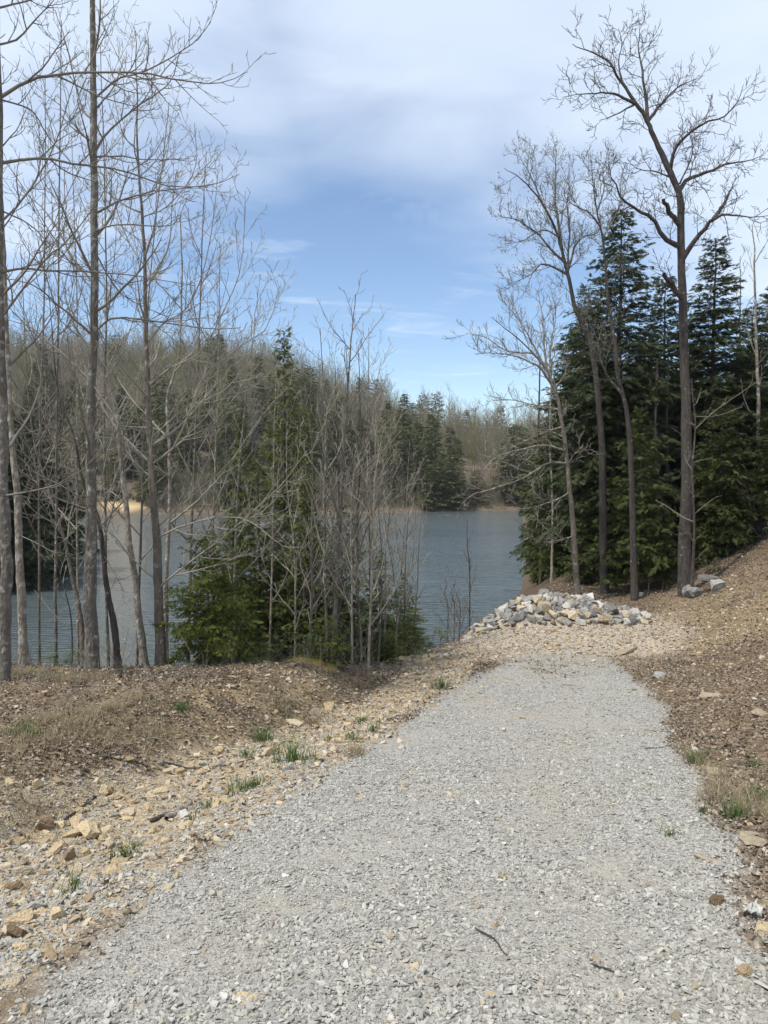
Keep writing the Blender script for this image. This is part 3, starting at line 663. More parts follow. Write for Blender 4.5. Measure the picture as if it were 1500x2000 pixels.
for i, (x, d, ty, vv, wf, lb) in enumerate(mid):
    X, Y, Z = px_base(x, d); Ht = at(x, ty, d)[2] - Z; s_ = Ht / 6
    tl = d > 16.9 and ty < 850; s_ = Ht / 9.6 if tl else s_
    put_hemlock(TALL if tl else NEAR[vv], 'hemlock_tree', lb, (X, Y, Z), (s_ * wf, s_ * wf, s_), i * 1.3, 'hemlocks on the slope below the bank')
yh = hemlock_meshes(41, 2.2, 1.0, 0.10, 90, 0.08, 6, 27, 'hemlock_young', 0.026, 0.55, 0.2, dense=1.2, fuzz=2.8)
X, Y, Z = px_base(405, 11.9); Ht = at(405, 1045, 11.9)[2] - Z
put_hemlock(yh, 'young_hemlock', 'bushy bright green young hemlock on the bank edge in front of the lake', (X, Y, Z), (Ht / 2.2 * .95,) * 2 + (Ht / 2.2,), 0.6)
sh = hemlock_meshes(42, 1.1, 0.6, 0.05, 40, 0.08, 7, 26, 'hemlock_young', 0.012, 0.5, 0.25)
for x, d, hh, lb in ((640, 12.9, .75, 'knee high hemlock seedling in front of the thicket stems'), (800, 15.6, .8, 'low hemlock bush at the tip of the thicket bank'), (505, 12.4, .5, 'small hemlock sprig beside the orange moss'), (760, 14.6, .6, 'little hemlock seedling at the foot of the thicket')):
    X, Y, Z = px_base(x, d); put_hemlock(sh, 'hemlock_seedling', lb, (X, Y, Z), (hh * 1.1, hh * 1.1, hh), x * .1)
# left shore and far shore
FAR = [hemlock_meshes(51, 14, 3.0, 0.6, 90, 0.8, 4, 3.6, 'hemlock_far', 0.18, 0.85), hemlock_meshes(52, 14, 3.5, 0.5, 90, 0.8, 4, 3.6, 'hemlock_far', 0.18, 0.65), hemlock_meshes(53, 14, 2.9, 5.0, 60, 0.85, 4, 4, 'hemlock_far', 0.2, 0.35, 0.1)]
print('far tris', [len(q[1].polygons) for q in FAR + NEAR + [yh]])
for i, (x, d, ty, vv, wf, lb) in enumerate(((55, 52, 800, 1, 1.0, 'big dark hemlock overhanging the lake beside the leftmost trunks'), (5, 46, 760, 0, 1.1, 'dark hemlock on the near left shore at the picture edge'), (108, 66, 850, 1, 1.0, 'hemlock on the left shore beyond the overhanging one'), (-30, 56, 720, 0, 1.2, 'shore hemlock mostly cut off by the left picture edge'))):
    X, Y, Z = px_base(x, d); Ht = at(x, ty, d)[2] - Z; s_ = Ht / 14; put_hemlock(BIG[vv], 'hemlock_tree', lb, (X, Y, Z - 1.2 * s_), (s_ * wf * 1.3, s_ * wf * 1.3, s_ * 1.05), i, 'hemlocks on the left shore')
explicit = [(705, 738, 215, 2), (737, 742, 222, 2), (785, 797, 180, 0), (806, 786, 184, 0), (826, 772, 245, 2), (851, 770, 250, 2), (911, 800, 225, 0), (977, 792, 240, 0), (790, 838, 150, 0), (806, 842, 151, 1), (862, 892, 148, 1), (890, 900, 149, 1), (838, 905, 146, 0), (760, 880, 148, 1), (930, 915, 153, 1), (432, 652, 200, 0), (505, 690, 190, 0), (415, 660, 205, 2), (605, 718, 190, 2), (590, 740, 180, 0), (640, 740, 195, 0), (455, 700, 185, 0), (230, 655, 215, 2), (530, 735, 175, 0), (700, 800, 170, 0), (665, 850, 160, 1), (720, 850, 155, 1)]
r_ = np.random.default_rng(5)
for k in range(84):
    x = r_.uniform(60, 620) if k < 56 else r_.uniform(560, 1030); d = r_.uniform(139, 172) if k < 56 else r_.uniform(147, 175); explicit.append((x, None, d, int(r_.integers(0, 2))))
fl = {0: 'dark pointed far hillside conifer', 1: 'broad green far shore conifer', 2: 'round topped far skyline pine'}
for i, (x, ty, d, vv) in enumerate(explicit):
    X, Y, Z = px_base(x, d)
    Ht = (r_.uniform(9, 17) if d > 146 else r_.uniform(5, 11)) if ty is None else at(x, ty, d)[2] - Z
    Ht = float(np.clip(Ht, 6, 26)); s_ = Ht / 14; wf = (1.25 if vv == 1 else 1.0) * min(1.25, 13 / Ht + .3) if vv != 2 else min(1.1, 16 / Ht)
    zn = next(t_ for a_, t_ in ((180, 'behind the leftmost trunks'), (300, 'behind the snag and forked tree'), (430, 'above the young hemlock'), (560, 'left of the slender hemlock'), (700, 'behind the thicket'), (820, 'just past the thicket'), (9999, 'above the open water')) if x < a_)
    put_hemlock(FAR[vv], 'conifer_tree' if vv < 2 else 'pine_tree', fl[vv] + ' ' + zn, (X, Y, Z - .3), (s_ * wf, s_ * wf, s_), i * .9, 'conifers on the far hillside')
# ------------------------------------------------------------------ far wood: one mass of bare grey trees
def wood_piece(seed, Ht):
    r_ = np.random.default_rng(seed); W = Wood(); RMIN[0] = 0.013
    T = twig(r_, np.array([0, 0, -.5]), np.array([r_.normal(0, .05), r_.normal(0, .05), 1.0]), Ht, 8, .2, .05); rad = np.linspace(.10, .022, 8); W.add(T, rad, 4)
    ramify(W, T, rad, r_, [(1.5, .40, .8, 52, .5, .12, 5, 22), (2.8, .46, .5, 42, .35, .16, 4, 9), (3.2, .5, .45, 38, .25, .15, 3, 5)], 0, 0.16)
    return W.mesh('bare_far_tree', M['twig_olive' if seed in (601, 602, 604, 606) else 'twig_far'], (0, 0, 0))
wp = [wood_piece(600 + q, (13, 15, 11, 14, 10, 12, 9)[q]) for q in range(7)]
print('wood', [len(q.polygons) for q in wp])
Xw = rng.uniform(-170, 150, 24000); Yw = rng.uniform(100, 330, 24000)
pxw = 750 + F * Xw / Yw; dw = lake_dist(Xw, Yw)
kw = (dw > 1.5) & (pxw > -80) & (pxw < 1580) & (rng.random(24000) < np.interp(dw, [2, 22, 50, 160], [.12, .26, .40, .24]) * np.where(pxw > 1080, .25, 1))
bhd = np.hypot((Xw - bh[0]) / 6, (Yw - 138) / 5); kw &= bhd > 1
Xb = rng.uniform(-75, 60, 30000); Yb = rng.uniform(95, 165, 30000); db = lake_dist(Xb, Yb); kb = (db > .1) & (db < 6) & (np.abs(Xb / Yb) < .57) & (rng.random(30000) < .8) & (np.hypot((Xb - bh[0]) / 5, (Yb - 137) / 4) > 1)
Xw = np.concatenate([Xw[kw], Xb[kb]]); Yw = np.concatenate([Yw[kw], Yb[kb]]); n = len(Xw); s = rng.uniform(.6, 1.2, n) * np.interp(lake_dist(Xw, Yw), [.2, 3, 14], [.14, .34, 1])
scatter('far_wood', np.stack([Xw, Yw, H(Xw, Yw)], -1), eul(n, .05), np.stack([s, s, s * rng.uniform(.9, 1.15, n)], -1), rng.integers(0, 7, n), source_collection('wood_piece', wp), 'leafless grey brown wood covering the hills across the lake')
print('far wood', n)
# ------------------------------------------------------------------ bare trees on the left bank
SP_BIG = [(1.8, .17, 1.0, 56, .6, .08, 9, 24), (4.6, .40, .45, 44, .55, .10, 7, 20), (7.5, .42, .2, 44, .5, .12, 5, 9), (9, .4, .09, 42, .45, .15, 4, 4)]
LIMB = SP_BIG[1:]
bare_tree('bare_tree', 'tall straight grey trunk with wide arching limbs, thickest tree of the left bank', [(176, 1292), (177, 1200), (178, 1050), (180, 850), (182, 600), (184, 300), (180, 0), (178, -260)], 11.0, 0.108, 0.028, [
    ([(187, 290), (210, 260), (260, 215), (310, 180), (335, 155), (352, 100)], .8, .022, .006), ([(188, 182), (230, 155), (280, 140), (330, 115), (382, 80), (412, 42)], -.5, .020, .005),
    ([(188, 428), (230, 395), (290, 375), (345, 370), (425, 358)], .5, .021, .005), ([(190, 455), (220, 440), (270, 440), (330, 441), (350, 425)], -.9, .015, .005),
    ([(190, 312), (230, 305), (290, 312), (372, 310)], 1.0, .016, .005), ([(188, 640), (212, 625), (250, 621), (320, 630), (412, 642), (470, 640)], -.8, .020, .005),
    ([(178, 240), (158, 205), (130, 90), (108, 20)], .5, .018, .006), ([(180, 545), (140, 500), (95, 420), (40, 370)], .6, .02, .005), ([(178, 660), (130, 610), (70, 560), (20, 545)], -.6, .02, .005),
    ([(182, 745), (120, 690), (60, 640), (15, 625)], .9, .02, .005), ([(187, 500), (225, 560), (262, 590), (330, 620)], 1.2, .016, .005), ([(178, 880), (120, 850), (70, 810), (20, 735)], -1.0, .018, .005), ([(180, 1000), (140, 960), (60, 920), (30, 905)], -.7, .016, .005),
    ([(186, 760), (215, 800), (240, 850), (262, 905)], -1.0, .014, .004)],
    SP_BIG, LIMB, 'bark_grey', 'twig', 31, .0036)
bare_tree('bare_tree', 'trunk running up the very left picture edge with long level limbs', [(8, 1300), (10, 1180), (6, 950), (3, 700), (0, 400), (-3, 100), (-6, -200)], 9.6, 0.085, 0.028, [
    ([(-2, 182), (60, 155), (120, 145), (180, 141), (270, 143), (340, 155), (400, 163), (440, 160), (484, 140)], .6, .026, .004), ([(0, 322), (60, 310), (110, 312), (180, 325), (240, 333), (300, 355), (350, 366), (415, 362), (468, 340)], .9, .022, .004),
    ([(0, 532), (40, 525), (100, 528), (180, 531), (240, 535), (300, 545), (382, 558)], 1.0, .018, .004), ([(0, 615), (40, 570), (90, 505), (130, 470), (178, 412), (230, 330)], -.5, .019, .005), ([(0, 432), (40, 395), (80, 335), (108, 280), (130, 210), (150, 140)], .4, .018, .005),
    ([(0, 18), (60, 0), (120, -20), (180, -60)], .5, .018, .005), ([(2, 190), (60, 215), (100, 275), (150, 330)], .4, .013, .004), ([(2, 975), (60, 960), (115, 945), (165, 915)], -.6, .017, .005), ([(3, 412), (60, 440), (120, 500), (200, 545)], .7, .012, .004)],
    SP_BIG, LIMB, 'bark_grey', 'twig', 32, .0034)
bare_tree('bare_tree', 'slim pale trunk beside the leftmost tree, curving left as it rises', [(46, 1292), (40, 1120), (32, 960), (22, 850), (14, 700), (10, 560), (4, 420), (-6, 250)], 10.6, 0.062, 0.02, [([(36, 1040), (70, 1060), (110, 1080), (118, 1062)], -.4, .010, .004)], [(1.2, .24, .7, 56, .5, .1, 8, 12)] + LIMB, None, 'bark_pale', 'twig', 33, tmin=.4)
bare_tree('bare_tree', 'forked brown tree with long pale limbs sweeping out low over the young hemlock', [(314, 1292), (310, 1180), (304, 1050), (297, 930), (292, 820), (289, 700), (284, 560), (276, 400), (268, 230), (264, 60)], 11.6, 0.082, 0.005, [
    ([(306, 1152), (330, 1130), (390, 1085), (440, 1045), (520, 975), (560, 935), (600, 880)], -.7, .020, .004), ([(302, 1140), (262, 1095), (225, 1050), (192, 1015), (185, 960)], -.5, .018, .005), ([(299, 906), (250, 862), (222, 830), (190, 775), (160, 700)], .7, .020, .005),
    ([(299, 905), (335, 878), (352, 850), (372, 800), (400, 735), (450, 690), (520, 640), (545, 560)], -.8, .022, .004), ([(305, 1050), (350, 1030), (400, 1015), (460, 1010), (500, 1025), (550, 1065), (590, 1068)], -1.0, .017, .004), ([(304, 1035), (340, 1000), (390, 955), (450, 900), (520, 800), (560, 760)], .8, .017, .004),
    ([(288, 672), (320, 630), (365, 600), (400, 520), (420, 400), (425, 330)], .6, .018, .004), ([(284, 560), (312, 520), (332, 470), (335, 400), (345, 330)], -.4, .016, .004), ([(277, 400), (300, 372), (322, 320), (335, 240)], .5, .013, .004), ([(282, 520), (250, 470), (225, 400), (205, 330)], .5, .013, .004), ([(290, 760), (330, 720), (390, 690), (440, 600), (470, 520), (480, 400)], -.7, .018, .004),
    ([(292, 860), (360, 800), (440, 760), (490, 690), (500, 600), (525, 545)], .9, .016, .004), ([(272, 300), (240, 260), (220, 180)], -.3, .011, .004), ([(276, 430), (330, 400), (380, 330), (380, 240)], -.9, .012, .004)],
    SP_BIG, LIMB, 'bark_brown', 'twig_pale', 34, .0036)
bare_tree('snag_tree', 'leaning broken snag with pale bark patches between the thick trunk and the forked tree', [(284, 1294), (270, 1190), (258, 1090), (245, 980), (236, 890), (226, 800)], 11.8, 0.060, 0.030, [([(236, 885), (255, 855), (250, 830)], -.3, .01, .004), ([(245, 985), (215, 960), (195, 975)], .3, .010, .004)], [(0.5, .2, .4, 60, .3, .1, 6, 4)] + LIMB[1:3], None, 'bark_pale', 'twig_pale', 35, tmin=.5)
bare_tree('bare_tree', 'dark crooked trunk leaning left just right of the thickest tree', [(232, 1296), (222, 1215), (206, 1130), (198, 1050), (186, 1000), (162, 940), (142, 850), (112, 750), (95, 560)], 11.4, 0.055, 0.005, [([(200, 1080), (240, 1150), (262, 1190)], -.4, .008, .003)], [(1.6, .26, .6, 50, .5, .1, 7, 14)] + LIMB[1:], None, 'bark_dark', 'twig', 36, tmin=.3)
bare_tree('bare_tree', 'reddish slender trunk leaning left behind the thickest tree', [(168, 1288), (158, 1210), (142, 1130), (122, 1040), (92, 950), (66, 850), (52, 730), (40, 480)], 13.0, 0.050, 0.005, [], [(1.6, .26, .6, 50, .5, .1, 7, 14)] + LIMB[1:], None, 'bark_brown', 'twig_pale', 37, tmin=.3)
bare_tree('bare_tree', 'pale blotched slim tree standing close behind the forked brown tree', [(322, 1285), (325, 1150), (330, 1000), (330, 880), (328, 780), (350, 690), (356, 560), (352, 420)], 13.2, 0.048, 0.010, [], [(0.9, .30, .5, 48, .5, .1, 7, 10)] + LIMB[1:], None, 'bark_pale', 'twig_pale', 38, tmin=.3)
thin = [  # foot x, depth, top x, top y, radius, bark, label
    (108, 12.6, 120, 40, .030, 'bark_grey', 'thin grey pole tree between the leftmost trunks and the thickest one'),
    (140, 12.0, 108, 1010, .016, 'bark_dark', 'short dark bent stem left of the thickest tree'),
    (362, 14.4, 400, 330, .036, 'bark_brown', 'slim brown tree rising behind the bushy young hemlock'),
    (412, 14.8, 430, 480, .030, 'bark_pale', 'pale slim tree above the bushy young hemlock'),
    (455, 14.0, 500, 620, .036, 'bark_grey', 'grey leaning tree in front of the middle sized hemlock'),
    (212, 14.6, 196, 90, .034, 'bark_grey', 'slender tree seen just right of the thickest trunk'),
    (75, 14.2, 88, 150, .030, 'bark_brown', 'thin brown tree close to the leftmost trunks'),
    (260, 15.0, 330, 200, .032, 'bark_grey', 'grey background tree between the snag and the forked tree'),
    (522, 14.2, 540, 690, .028, 'bark_pale', 'pale sapling beside the tall slender hemlock'),
    (150, 15.2, 140, 260, .030, 'bark_pale', 'slim background tree left of the thickest trunk')]
SP_THIN = [(2.6, .24, .5, 42, .55, .1, 7, 24), (5.5, .40, .2, 42, .45, .13, 5, 9), (8, .4, .09, 42, .35, .15, 4, 4)]
for i, (x, d, tx, ty, rr, bk, lb) in enumerate(thin):
    short = ty > 900; by = 1290
    bare_tree('slender_tree' if not short else 'bent_sapling', lb, [(x, by), (x + (tx - x) * .2 + 6 * math.sin(i), by + (ty - by) * .3), (x + (tx - x) * .55 - 8 * math.sin(i * 2), by + (ty - by) * .65), (tx, ty)], d, rr, rr * .2, [], SP_THIN if not short else SP_THIN[1:], None, bk, 'twig_pale' if i % 2 else 'twig', 50 + i, .0040, 'slender trees on the left bank', .28)
# ------------------------------------------------------------------ thicket of saplings in the middle
thicket = [
    (650, 13.6, 694, 575, .046, 'bark_grey', 'tallest stem of the thicket, its bare top high against the sky'),
    (603, 13.2, 622, 930, .030, 'bark_brown', 'straight brown sapling at the left end of the thicket'),
    (640, 13.9, 625, 640, .034, 'bark_grey', 'tall thin sapling just left of the thickest thicket stem'),
    (662, 14.4, 655, 720, .030, 'bark_dark', 'dark sapling just behind the tallest thicket stem'),
    (688, 13.0, 695, 880, .024, 'bark_pale', 'pale sapling right of the tallest thicket stem'),
    (719, 12.9, 735, 760, .026, 'bark_pale', 'light brown sapling with forked twigs in the middle of the thicket'),
    (702, 15.0, 700, 690, .040, 'bark_dark', 'dark thick stem deep inside the thicket'),
    (738, 14.0, 752, 840, .018, 'bark_grey', 'thin grey sapling right of the light brown one'),
    (752, 14.8, 770, 820, .020, 'bark_brown', 'thin brown sapling near the lake end of the thicket'),
    (770, 15.4, 800, 860, .022, 'bark_pale', 'pale many twigged sapling overlapping the open water'),
    (790, 16.4, 812, 900, .022, 'bark_brown', 'brown multi branched sapling against the open water'),
    (800, 16.6, 832, 950, .018, 'bark_grey', 'rightmost sapling of the thicket against the water'),
    (625, 14.6, 590, 720, .026, 'bark_grey', 'slanting grey sapling leaning to the tall slender hemlock'),
    (575, 14.0, 560, 800, .022, 'bark_pale', 'thin pale sapling in front of the tall slender hemlock'),
    (728, 15.2, 720, 640, .028, 'bark_brown', 'tall sapling behind the middle of the thicket'),
    (708, 13.5, 660, 830, .018, 'bark_grey', 'slanted thin sapling crossing the middle of the thicket'),
    (675, 15.4, 745, 700, .026, 'bark_grey', 'curving tall sapling rising rightwards out of the thicket'),
    (778, 15.0, 745, 930, .014, 'bark_grey', 'whip thin sapling leaning left at the lake end')]
SP_SAP = [(3.6, .30, .4, 36, .5, .1, 7, 24), (6.0, .42, .2, 38, .4, .13, 5, 9), (8, .4, .08, 40, .3, .15, 4, 4)]
for i, (x, d, tx, ty, rr, bk, lb) in enumerate(thicket):
    by = 1258
    bare_tree('sapling', lb, [(x, by), (x + (tx - x) * .3 + 5 * math.sin(i * 3), by + (ty - by) * .35), (x + (tx - x) * .6 - 7 * math.sin(i * 2), by + (ty - by) * .68), (tx, ty)], d, rr, rr * .16, [], SP_SAP, None, bk, 'twig_pale' if i % 3 else 'twig', 80 + i, .0038, 'saplings of the thicket', .2, cat='sapling')
bare_tree('sapling', 'lone thin sapling on the shore just left of the rock heap', [(918, 1195), (917, 1120), (913, 1060), (912, 1015)], 21.5, .028, .006, [], SP_SAP, None, 'bark_dark', 'twig', 120, .004, tmin=.25, cat='sapling')
for k, (x, d) in enumerate(((872, 19.6), (885, 20.0), (896, 20.3))):
    bare_tree('shore_bush', ('leafless bush on the shore, nearest the thicket', 'leafless bush in the middle of three on the shore', 'leafless bush on the shore, nearest the lone sapling')[k], [(x, 1215), (x + 3, 1190), (x - 4, 1160), (x + 2, 1135 + 8 * k)], d, .014, .004, [], [(7, .6, .4, 40, .3, .12, 6, 12), (5, .45, .2, 40, .3, .14, 5, 6), (6, .4, .1, 40, .2, .15, 4, 3)], None, 'bark_dark', 'twig', 130 + k, .004, 'leafless bushes on the shore', .05, cat='bush')
# ------------------------------------------------------------------ tall trees on the right
SP_OAK = [(4.6, .27, .6, 50, .4, .13, 8, 22), (7.5, .42, .34, 46, .4, .16, 6, 10), (11, .46, .18, 44, .35, .17, 5, 6)]
SP_TOP = [(1.3, .07, .9, 50, .45, .12, 8, 16)]
bare_tree('oak_tree', 'tallest bare tree, thick dark trunk with heavy crooked limbs above the hemlocks', [(1340, 1135), (1340, 1000), (1338, 850), (1336, 700), (1333, 560), (1328, 460), (1324, 385), (1302, 332), (1282, 280), (1266, 238), (1240, 202), (1214, 160), (1190, 122), (1160, 105), (1118, 86)], 21.0, 0.165, 0.008, [
    ([(1326, 372), (1345, 350), (1385, 335), (1420, 320), (1460, 314), (1495, 302)], 1.5, .075, .012), ([(1306, 332), (1316, 300), (1340, 265), (1376, 240), (1412, 230), (1440, 200), (1452, 165)], -1.2, .062, .010), ([(1327, 482), (1300, 466), (1275, 430), (1245, 410), (1214, 386), (1196, 350), (1188, 320)], -1.0, .085, .014),
    ([(1340, 505), (1360, 465), (1390, 430), (1416, 420), (1452, 422), (1520, 418)], -1.3, .085, .014), ([(1390, 432), (1410, 404), (1427, 371)], .4, .055, .030), ([(1268, 238), (1295, 200), (1326, 170), (1376, 147)], 1.2, .05, .010), ([(1238, 205), (1206, 185), (1180, 182), (1140, 183), (1098, 190)], -.9, .045, .008),
    ([(1268, 240), (1262, 190), (1252, 130), (1248, 92), (1250, 45)], .8, .06, .008), ([(1322, 437), (1306, 412), (1295, 389)], -.6, .075, .045), ([(1332, 582), (1312, 556), (1297, 535)], -.7, .085, .05), ([(1215, 160), (1208, 120), (1215, 85), (1208, 55)], .6, .028, .006), ([(1232, 212), (1200, 225), (1170, 236)], .5, .028, .010),
    ([(1312, 345), (1280, 335), (1245, 330), (1225, 310)], .8, .032, .008), ([(1345, 352), (1352, 300), (1345, 250)], 1.0, .03, .007)],
    SP_TOP + SP_OAK, SP_OAK, 'bark_dark', 'bark_oak', 140, .0062, tmin=.62)
SP_FINE = [(5.0, .28, .55, 42, .5, .10, 8, 26), (8.0, .42, .32, 40, .45, .13, 6, 10), (11, .46, .17, 40, .4, .15, 5, 6)]
bare_tree('budding_tree', 'bare tree with a hazy pale green budding crown left of the tallest hemlock', [(1182, 1130), (1176, 950), (1172, 820), (1160, 700), (1148, 655), (1122, 600), (1110, 540), (1100, 490), (1084, 440), (1060, 396), (1038, 370), (1014, 345), (985, 328)], 23.5, 0.115, 0.007, [
    ([(1096, 482), (1090, 430), (1083, 380), (1086, 325), (1080, 288)], .9, .06, .008), ([(1104, 512), (1075, 485), (1045, 452), (1010, 430), (972, 420)], -1.0, .05, .008), ([(1106, 530), (1130, 470), (1165, 455), (1180, 430)], 1.0, .045, .008), ([(1100, 535), (1062, 515), (1032, 540), (990, 555)], -1.2, .045, .008),
    ([(1090, 460), (1060, 450), (1020, 470), (985, 478)], .8, .035, .007), ([(1108, 530), (1112, 450), (1108, 385), (1125, 340)], -.9, .04, .007), ([(1060, 396), (1040, 350), (1020, 315), (1008, 290)], .6, .03, .006)],
    SP_TOP + SP_FINE, SP_FINE, 'bark_dark', 'bark_grey', 141, .0058, tmin=.55, buds=(.022, 3, .05))
bare_tree('budding_tree', 'slender forked bare tree in front of the tallest hemlock', [(1240, 1152), (1236, 1040), (1230, 900), (1222, 800), (1206, 720), (1200, 660), (1186, 560), (1178, 470), (1168, 420), (1160, 370), (1153, 300)], 22.0, 0.10, 0.007, [
    ([(1210, 770), (1190, 740), (1172, 700), (1160, 650), (1120, 600)], -.8, .05, .01), ([(1180, 466), (1198, 430), (1214, 392), (1225, 350)], .8, .035, .007), ([(1174, 440), (1150, 415), (1120, 400), (1105, 385)], -.8, .035, .007), ([(1166, 410), (1180, 370), (1178, 330), (1190, 300)], .6, .028, .006)],
    SP_TOP + SP_FINE, SP_FINE, 'bark_dark', 'bark_grey', 142, .0058, tmin=.5, buds=(.020, 2, .05))
bare_tree('leaning_tree', 'leaning bare tree by the rock heap with limbs fanning out over the lake', [(1133, 1168), (1126, 1100), (1116, 1000), (1108, 910), (1098, 830), (1086, 765), (1066, 722), (1040, 690), (1005, 655), (962, 620)], 21.6, 0.10, 0.007, [
    ([(1104, 904), (1070, 905), (1020, 935), (960, 955), (925, 965), (900, 985)], -1.2, .04, .007), ([(1112, 966), (1090, 975), (1060, 985), (1045, 995), (1050, 1010)], -.6, .03, .006), ([(1102, 880), (1060, 870), (1010, 880), (965, 895), (940, 925)], -1.6, .04, .007), ([(1098, 835), (1050, 850), (1000, 872), (955, 880)], .8, .032, .007),
    ([(1090, 780), (1072, 730), (1062, 680), (1060, 620), (1050, 565)], .9, .055, .008), ([(1084, 762), (1055, 720), (1020, 700), (975, 690), (930, 690)], -.9, .045, .007), ([(1066, 722), (1040, 670), (1010, 620), (975, 580)], .6, .04, .007), ([(1094, 800), (1040, 790), (990, 780), (950, 785)], .7, .03, .006), ([(1072, 735), (1075, 680), (1085, 620), (1080, 580)], 1.2, .04, .007), ([(1100, 850), (1060, 838), (1030, 845)], 1.0, .025, .006), ([(1120, 1045), (1090, 1055), (1060, 1060)], -.8, .02, .006), ([(1040, 690), (990, 685), (950, 660), (910, 650)], .4, .03, .006)],
    SP_TOP + SP_FINE, SP_FINE, 'bark_brown', 'bark_pale', 143, .0058, tmin=.4)
bare_tree('bare_tree', 'thin bare tree rising at the right picture edge beside the rhododendron', [(1483, 1060), (1483, 900), (1480, 750), (1476, 620), (1474, 500), (1470, 440)], 26.0, 0.09, 0.012, [], [(1.3, .22, .7, 40, .6, .08, 8, 16), (2.2, .4, .35, 40, .4, .13, 6, 8), (3, .4, .16, 40, .3, .15, 5, 5)], None, 'bark_pale', 'twig_pale', 144, .0075, tmin=.35)
for q, (x, tx, ty, d, lb) in enumerate(((1440, 1446, 500, 31.0, 'fine twigged bare tree behind the hemlocks right of the oak'), (1525, 1515, 430, 29.0, 'fine twigged bare tree half outside the right picture edge'))):
    bare_tree('bare_tree', lb, [(x, 1060), (x - 4, 850), (x + 5, 650), (tx, ty)], d, .10, .01, [], [(1.6, .22, .8, 40, .6, .08, 8, 22), (3.4, .42, .4, 40, .45, .13, 6, 10), (5, .44, .2, 40, .35, .15, 5, 6)], None, 'bark_grey', 'twig', 160 + q, .0085, tmin=.4)
bare_tree('dead_tree', 'dead sapling with bare side branches crossing the front of the oak trunk', [(1352, 1118), (1356, 1020), (1352, 920), (1358, 830), (1350, 740)], 20.4, 0.045, 0.012, [([(1356, 838), (1400, 800), (1450, 765), (1495, 735)], -.6, .016, .005), ([(1353, 900), (1330, 850), (1310, 835)], -.3, .012, .004), ([(1352, 815), (1400, 812), (1450, 795)], .3, .013, .005)], [(2.0, .25, .4, 60, .1, .14, 6, 14), (3, .4, .2, 45, .1, .15, 5, 5)], None, 'bark_oak', 'twig', 145, .005, tmin=.15)
for i, (x, d, lb) in enumerate(((1284, 25.5, 'short dark trunk under the hemlock boughs, left of the oak'), (1305, 26.5, 'stout dark trunk under the hemlock boughs, next to the oak'), (1078, 29.0, 'thin pale pole standing under the lakeside hemlocks'), (1055, 33.0, 'thin dark pole leaning under the lakeside hemlock'))):
    bare_tree('understory_tree', lb, [(x, 1120), (x + 2, 1000), (x - 3, 860), (x, 700)], d, (.10, .15, .06, .06)[i], .03, [], [(.8, .15, .6, 70, .0, .12, 6, 10), (2, .4, .3, 45, .0, .14, 5, 4)], None, 'bark_dark' if i != 2 else 'bark_pale', 'twig', 150 + i, .006, tmin=.15)
# ------------------------------------------------------------------ rhododendrons
def rhodo(seed, nst, Ht, spread, Ll):
    r_ = np.random.default_rng(seed); W = Wood(); T = []
    for i in range(nst):
        az = r_.uniform(0, 6.283); P = twig(r_, np.array([r_.normal(0, .06), r_.normal(0, .06), -.05]), np.array([math.cos(az) * spread, math.sin(az) * spread, Ht * r_.uniform(.5, 1)]), Ht * r_.uniform(.55, 1.15), 7, .3, .12)
        W.add(P, np.linspace(.012, .004, 7), 4); ends = [(P[-1], P[-1] - P[-2])]
        for b in range(4):
            k = r_.integers(2, 6); Q_ = twig(r_, P[k], unit(P[k + 1] - P[k]) + r_.normal(0, .7, 3), Ht * r_.uniform(.2, .4), 5, .4, .12); W.add(Q_, np.linspace(.007, .003, 5), 3); ends.append((Q_[-1], Q_[-1] - Q_[-2]))
        for e, dd in ends:
            for w_ in range(int(r_.integers(7, 11))):
                a = w_ * .75 + r_.uniform(0, .4); d = unit(np.array([math.cos(a), math.sin(a), r_.uniform(-.55, .35)])); sd_ = unit(np.cross(d, [0, 0, 1.0])); L = Ll * r_.uniform(.7, 1.15); wd = L * .15
                p0 = e - d * .01; p1 = e + d * L * .5 + np.array([0, 0, .03 * L]); p2 = e + d * L + np.array([0, 0, -.18 * L]); q = np.array([0, 0, -.02])
                T += [p0, p1 + sd_ * wd, p1 + q * .3, p0, p1 + q * .3, p1 - sd_ * wd, p1 + sd_ * wd, p2, p1 + q * .3, p1 + q * .3, p2, p1 - sd_ * wd]
    return W.mesh('stems', M['bark_brown'], (0, 0, 0)), mesh_np('leaves', np.array(T), np.arange(len(T)).reshape(-1, 3), M['rhodo'])
RH = [rhodo(200, 9, 1.3, .8, .17), rhodo(201, 12, 1.6, .9, .16)]
for i, (x, d, hh, vv, lb) in enumerate(((588, 12.9, .62, 0, 'leggy rhododendron with pale drooping leaf whorls left of the thicket stems'), (700, 14.3, .95, 1, 'dark rhododendron filling the inside of the thicket'), (660, 14.6, .8, 1, 'rhododendron behind the tallest thicket stem'), (828, 17.6, .75, 0, 'rhododendron at the shore end of the thicket over the water'), (1492, 24.2, 1.6, 1, 'large rhododendron at the dark wood edge by the picture edge'), (1440, 25.0, 1.3, 1, 'rhododendron behind the slab boulder at the wood edge'), (1392, 22.5, .5, 0, 'small rhododendron just above the slab boulder'), (120, 12.4, .5, 0, 'small drooping rhododendron at the bank edge left of the thickest trunk'))):
    X, Y, Z = px_base(x, d); rt = root('rhododendron', (X, Y, Z), lb, 'shrub', 'rhododendrons'); rt.scale = (hh,) * 3; rt.rotation_euler = (0, 0, i)
    link('stems', RH[vv][0], rt); link('leaves', RH[vv][1], rt)

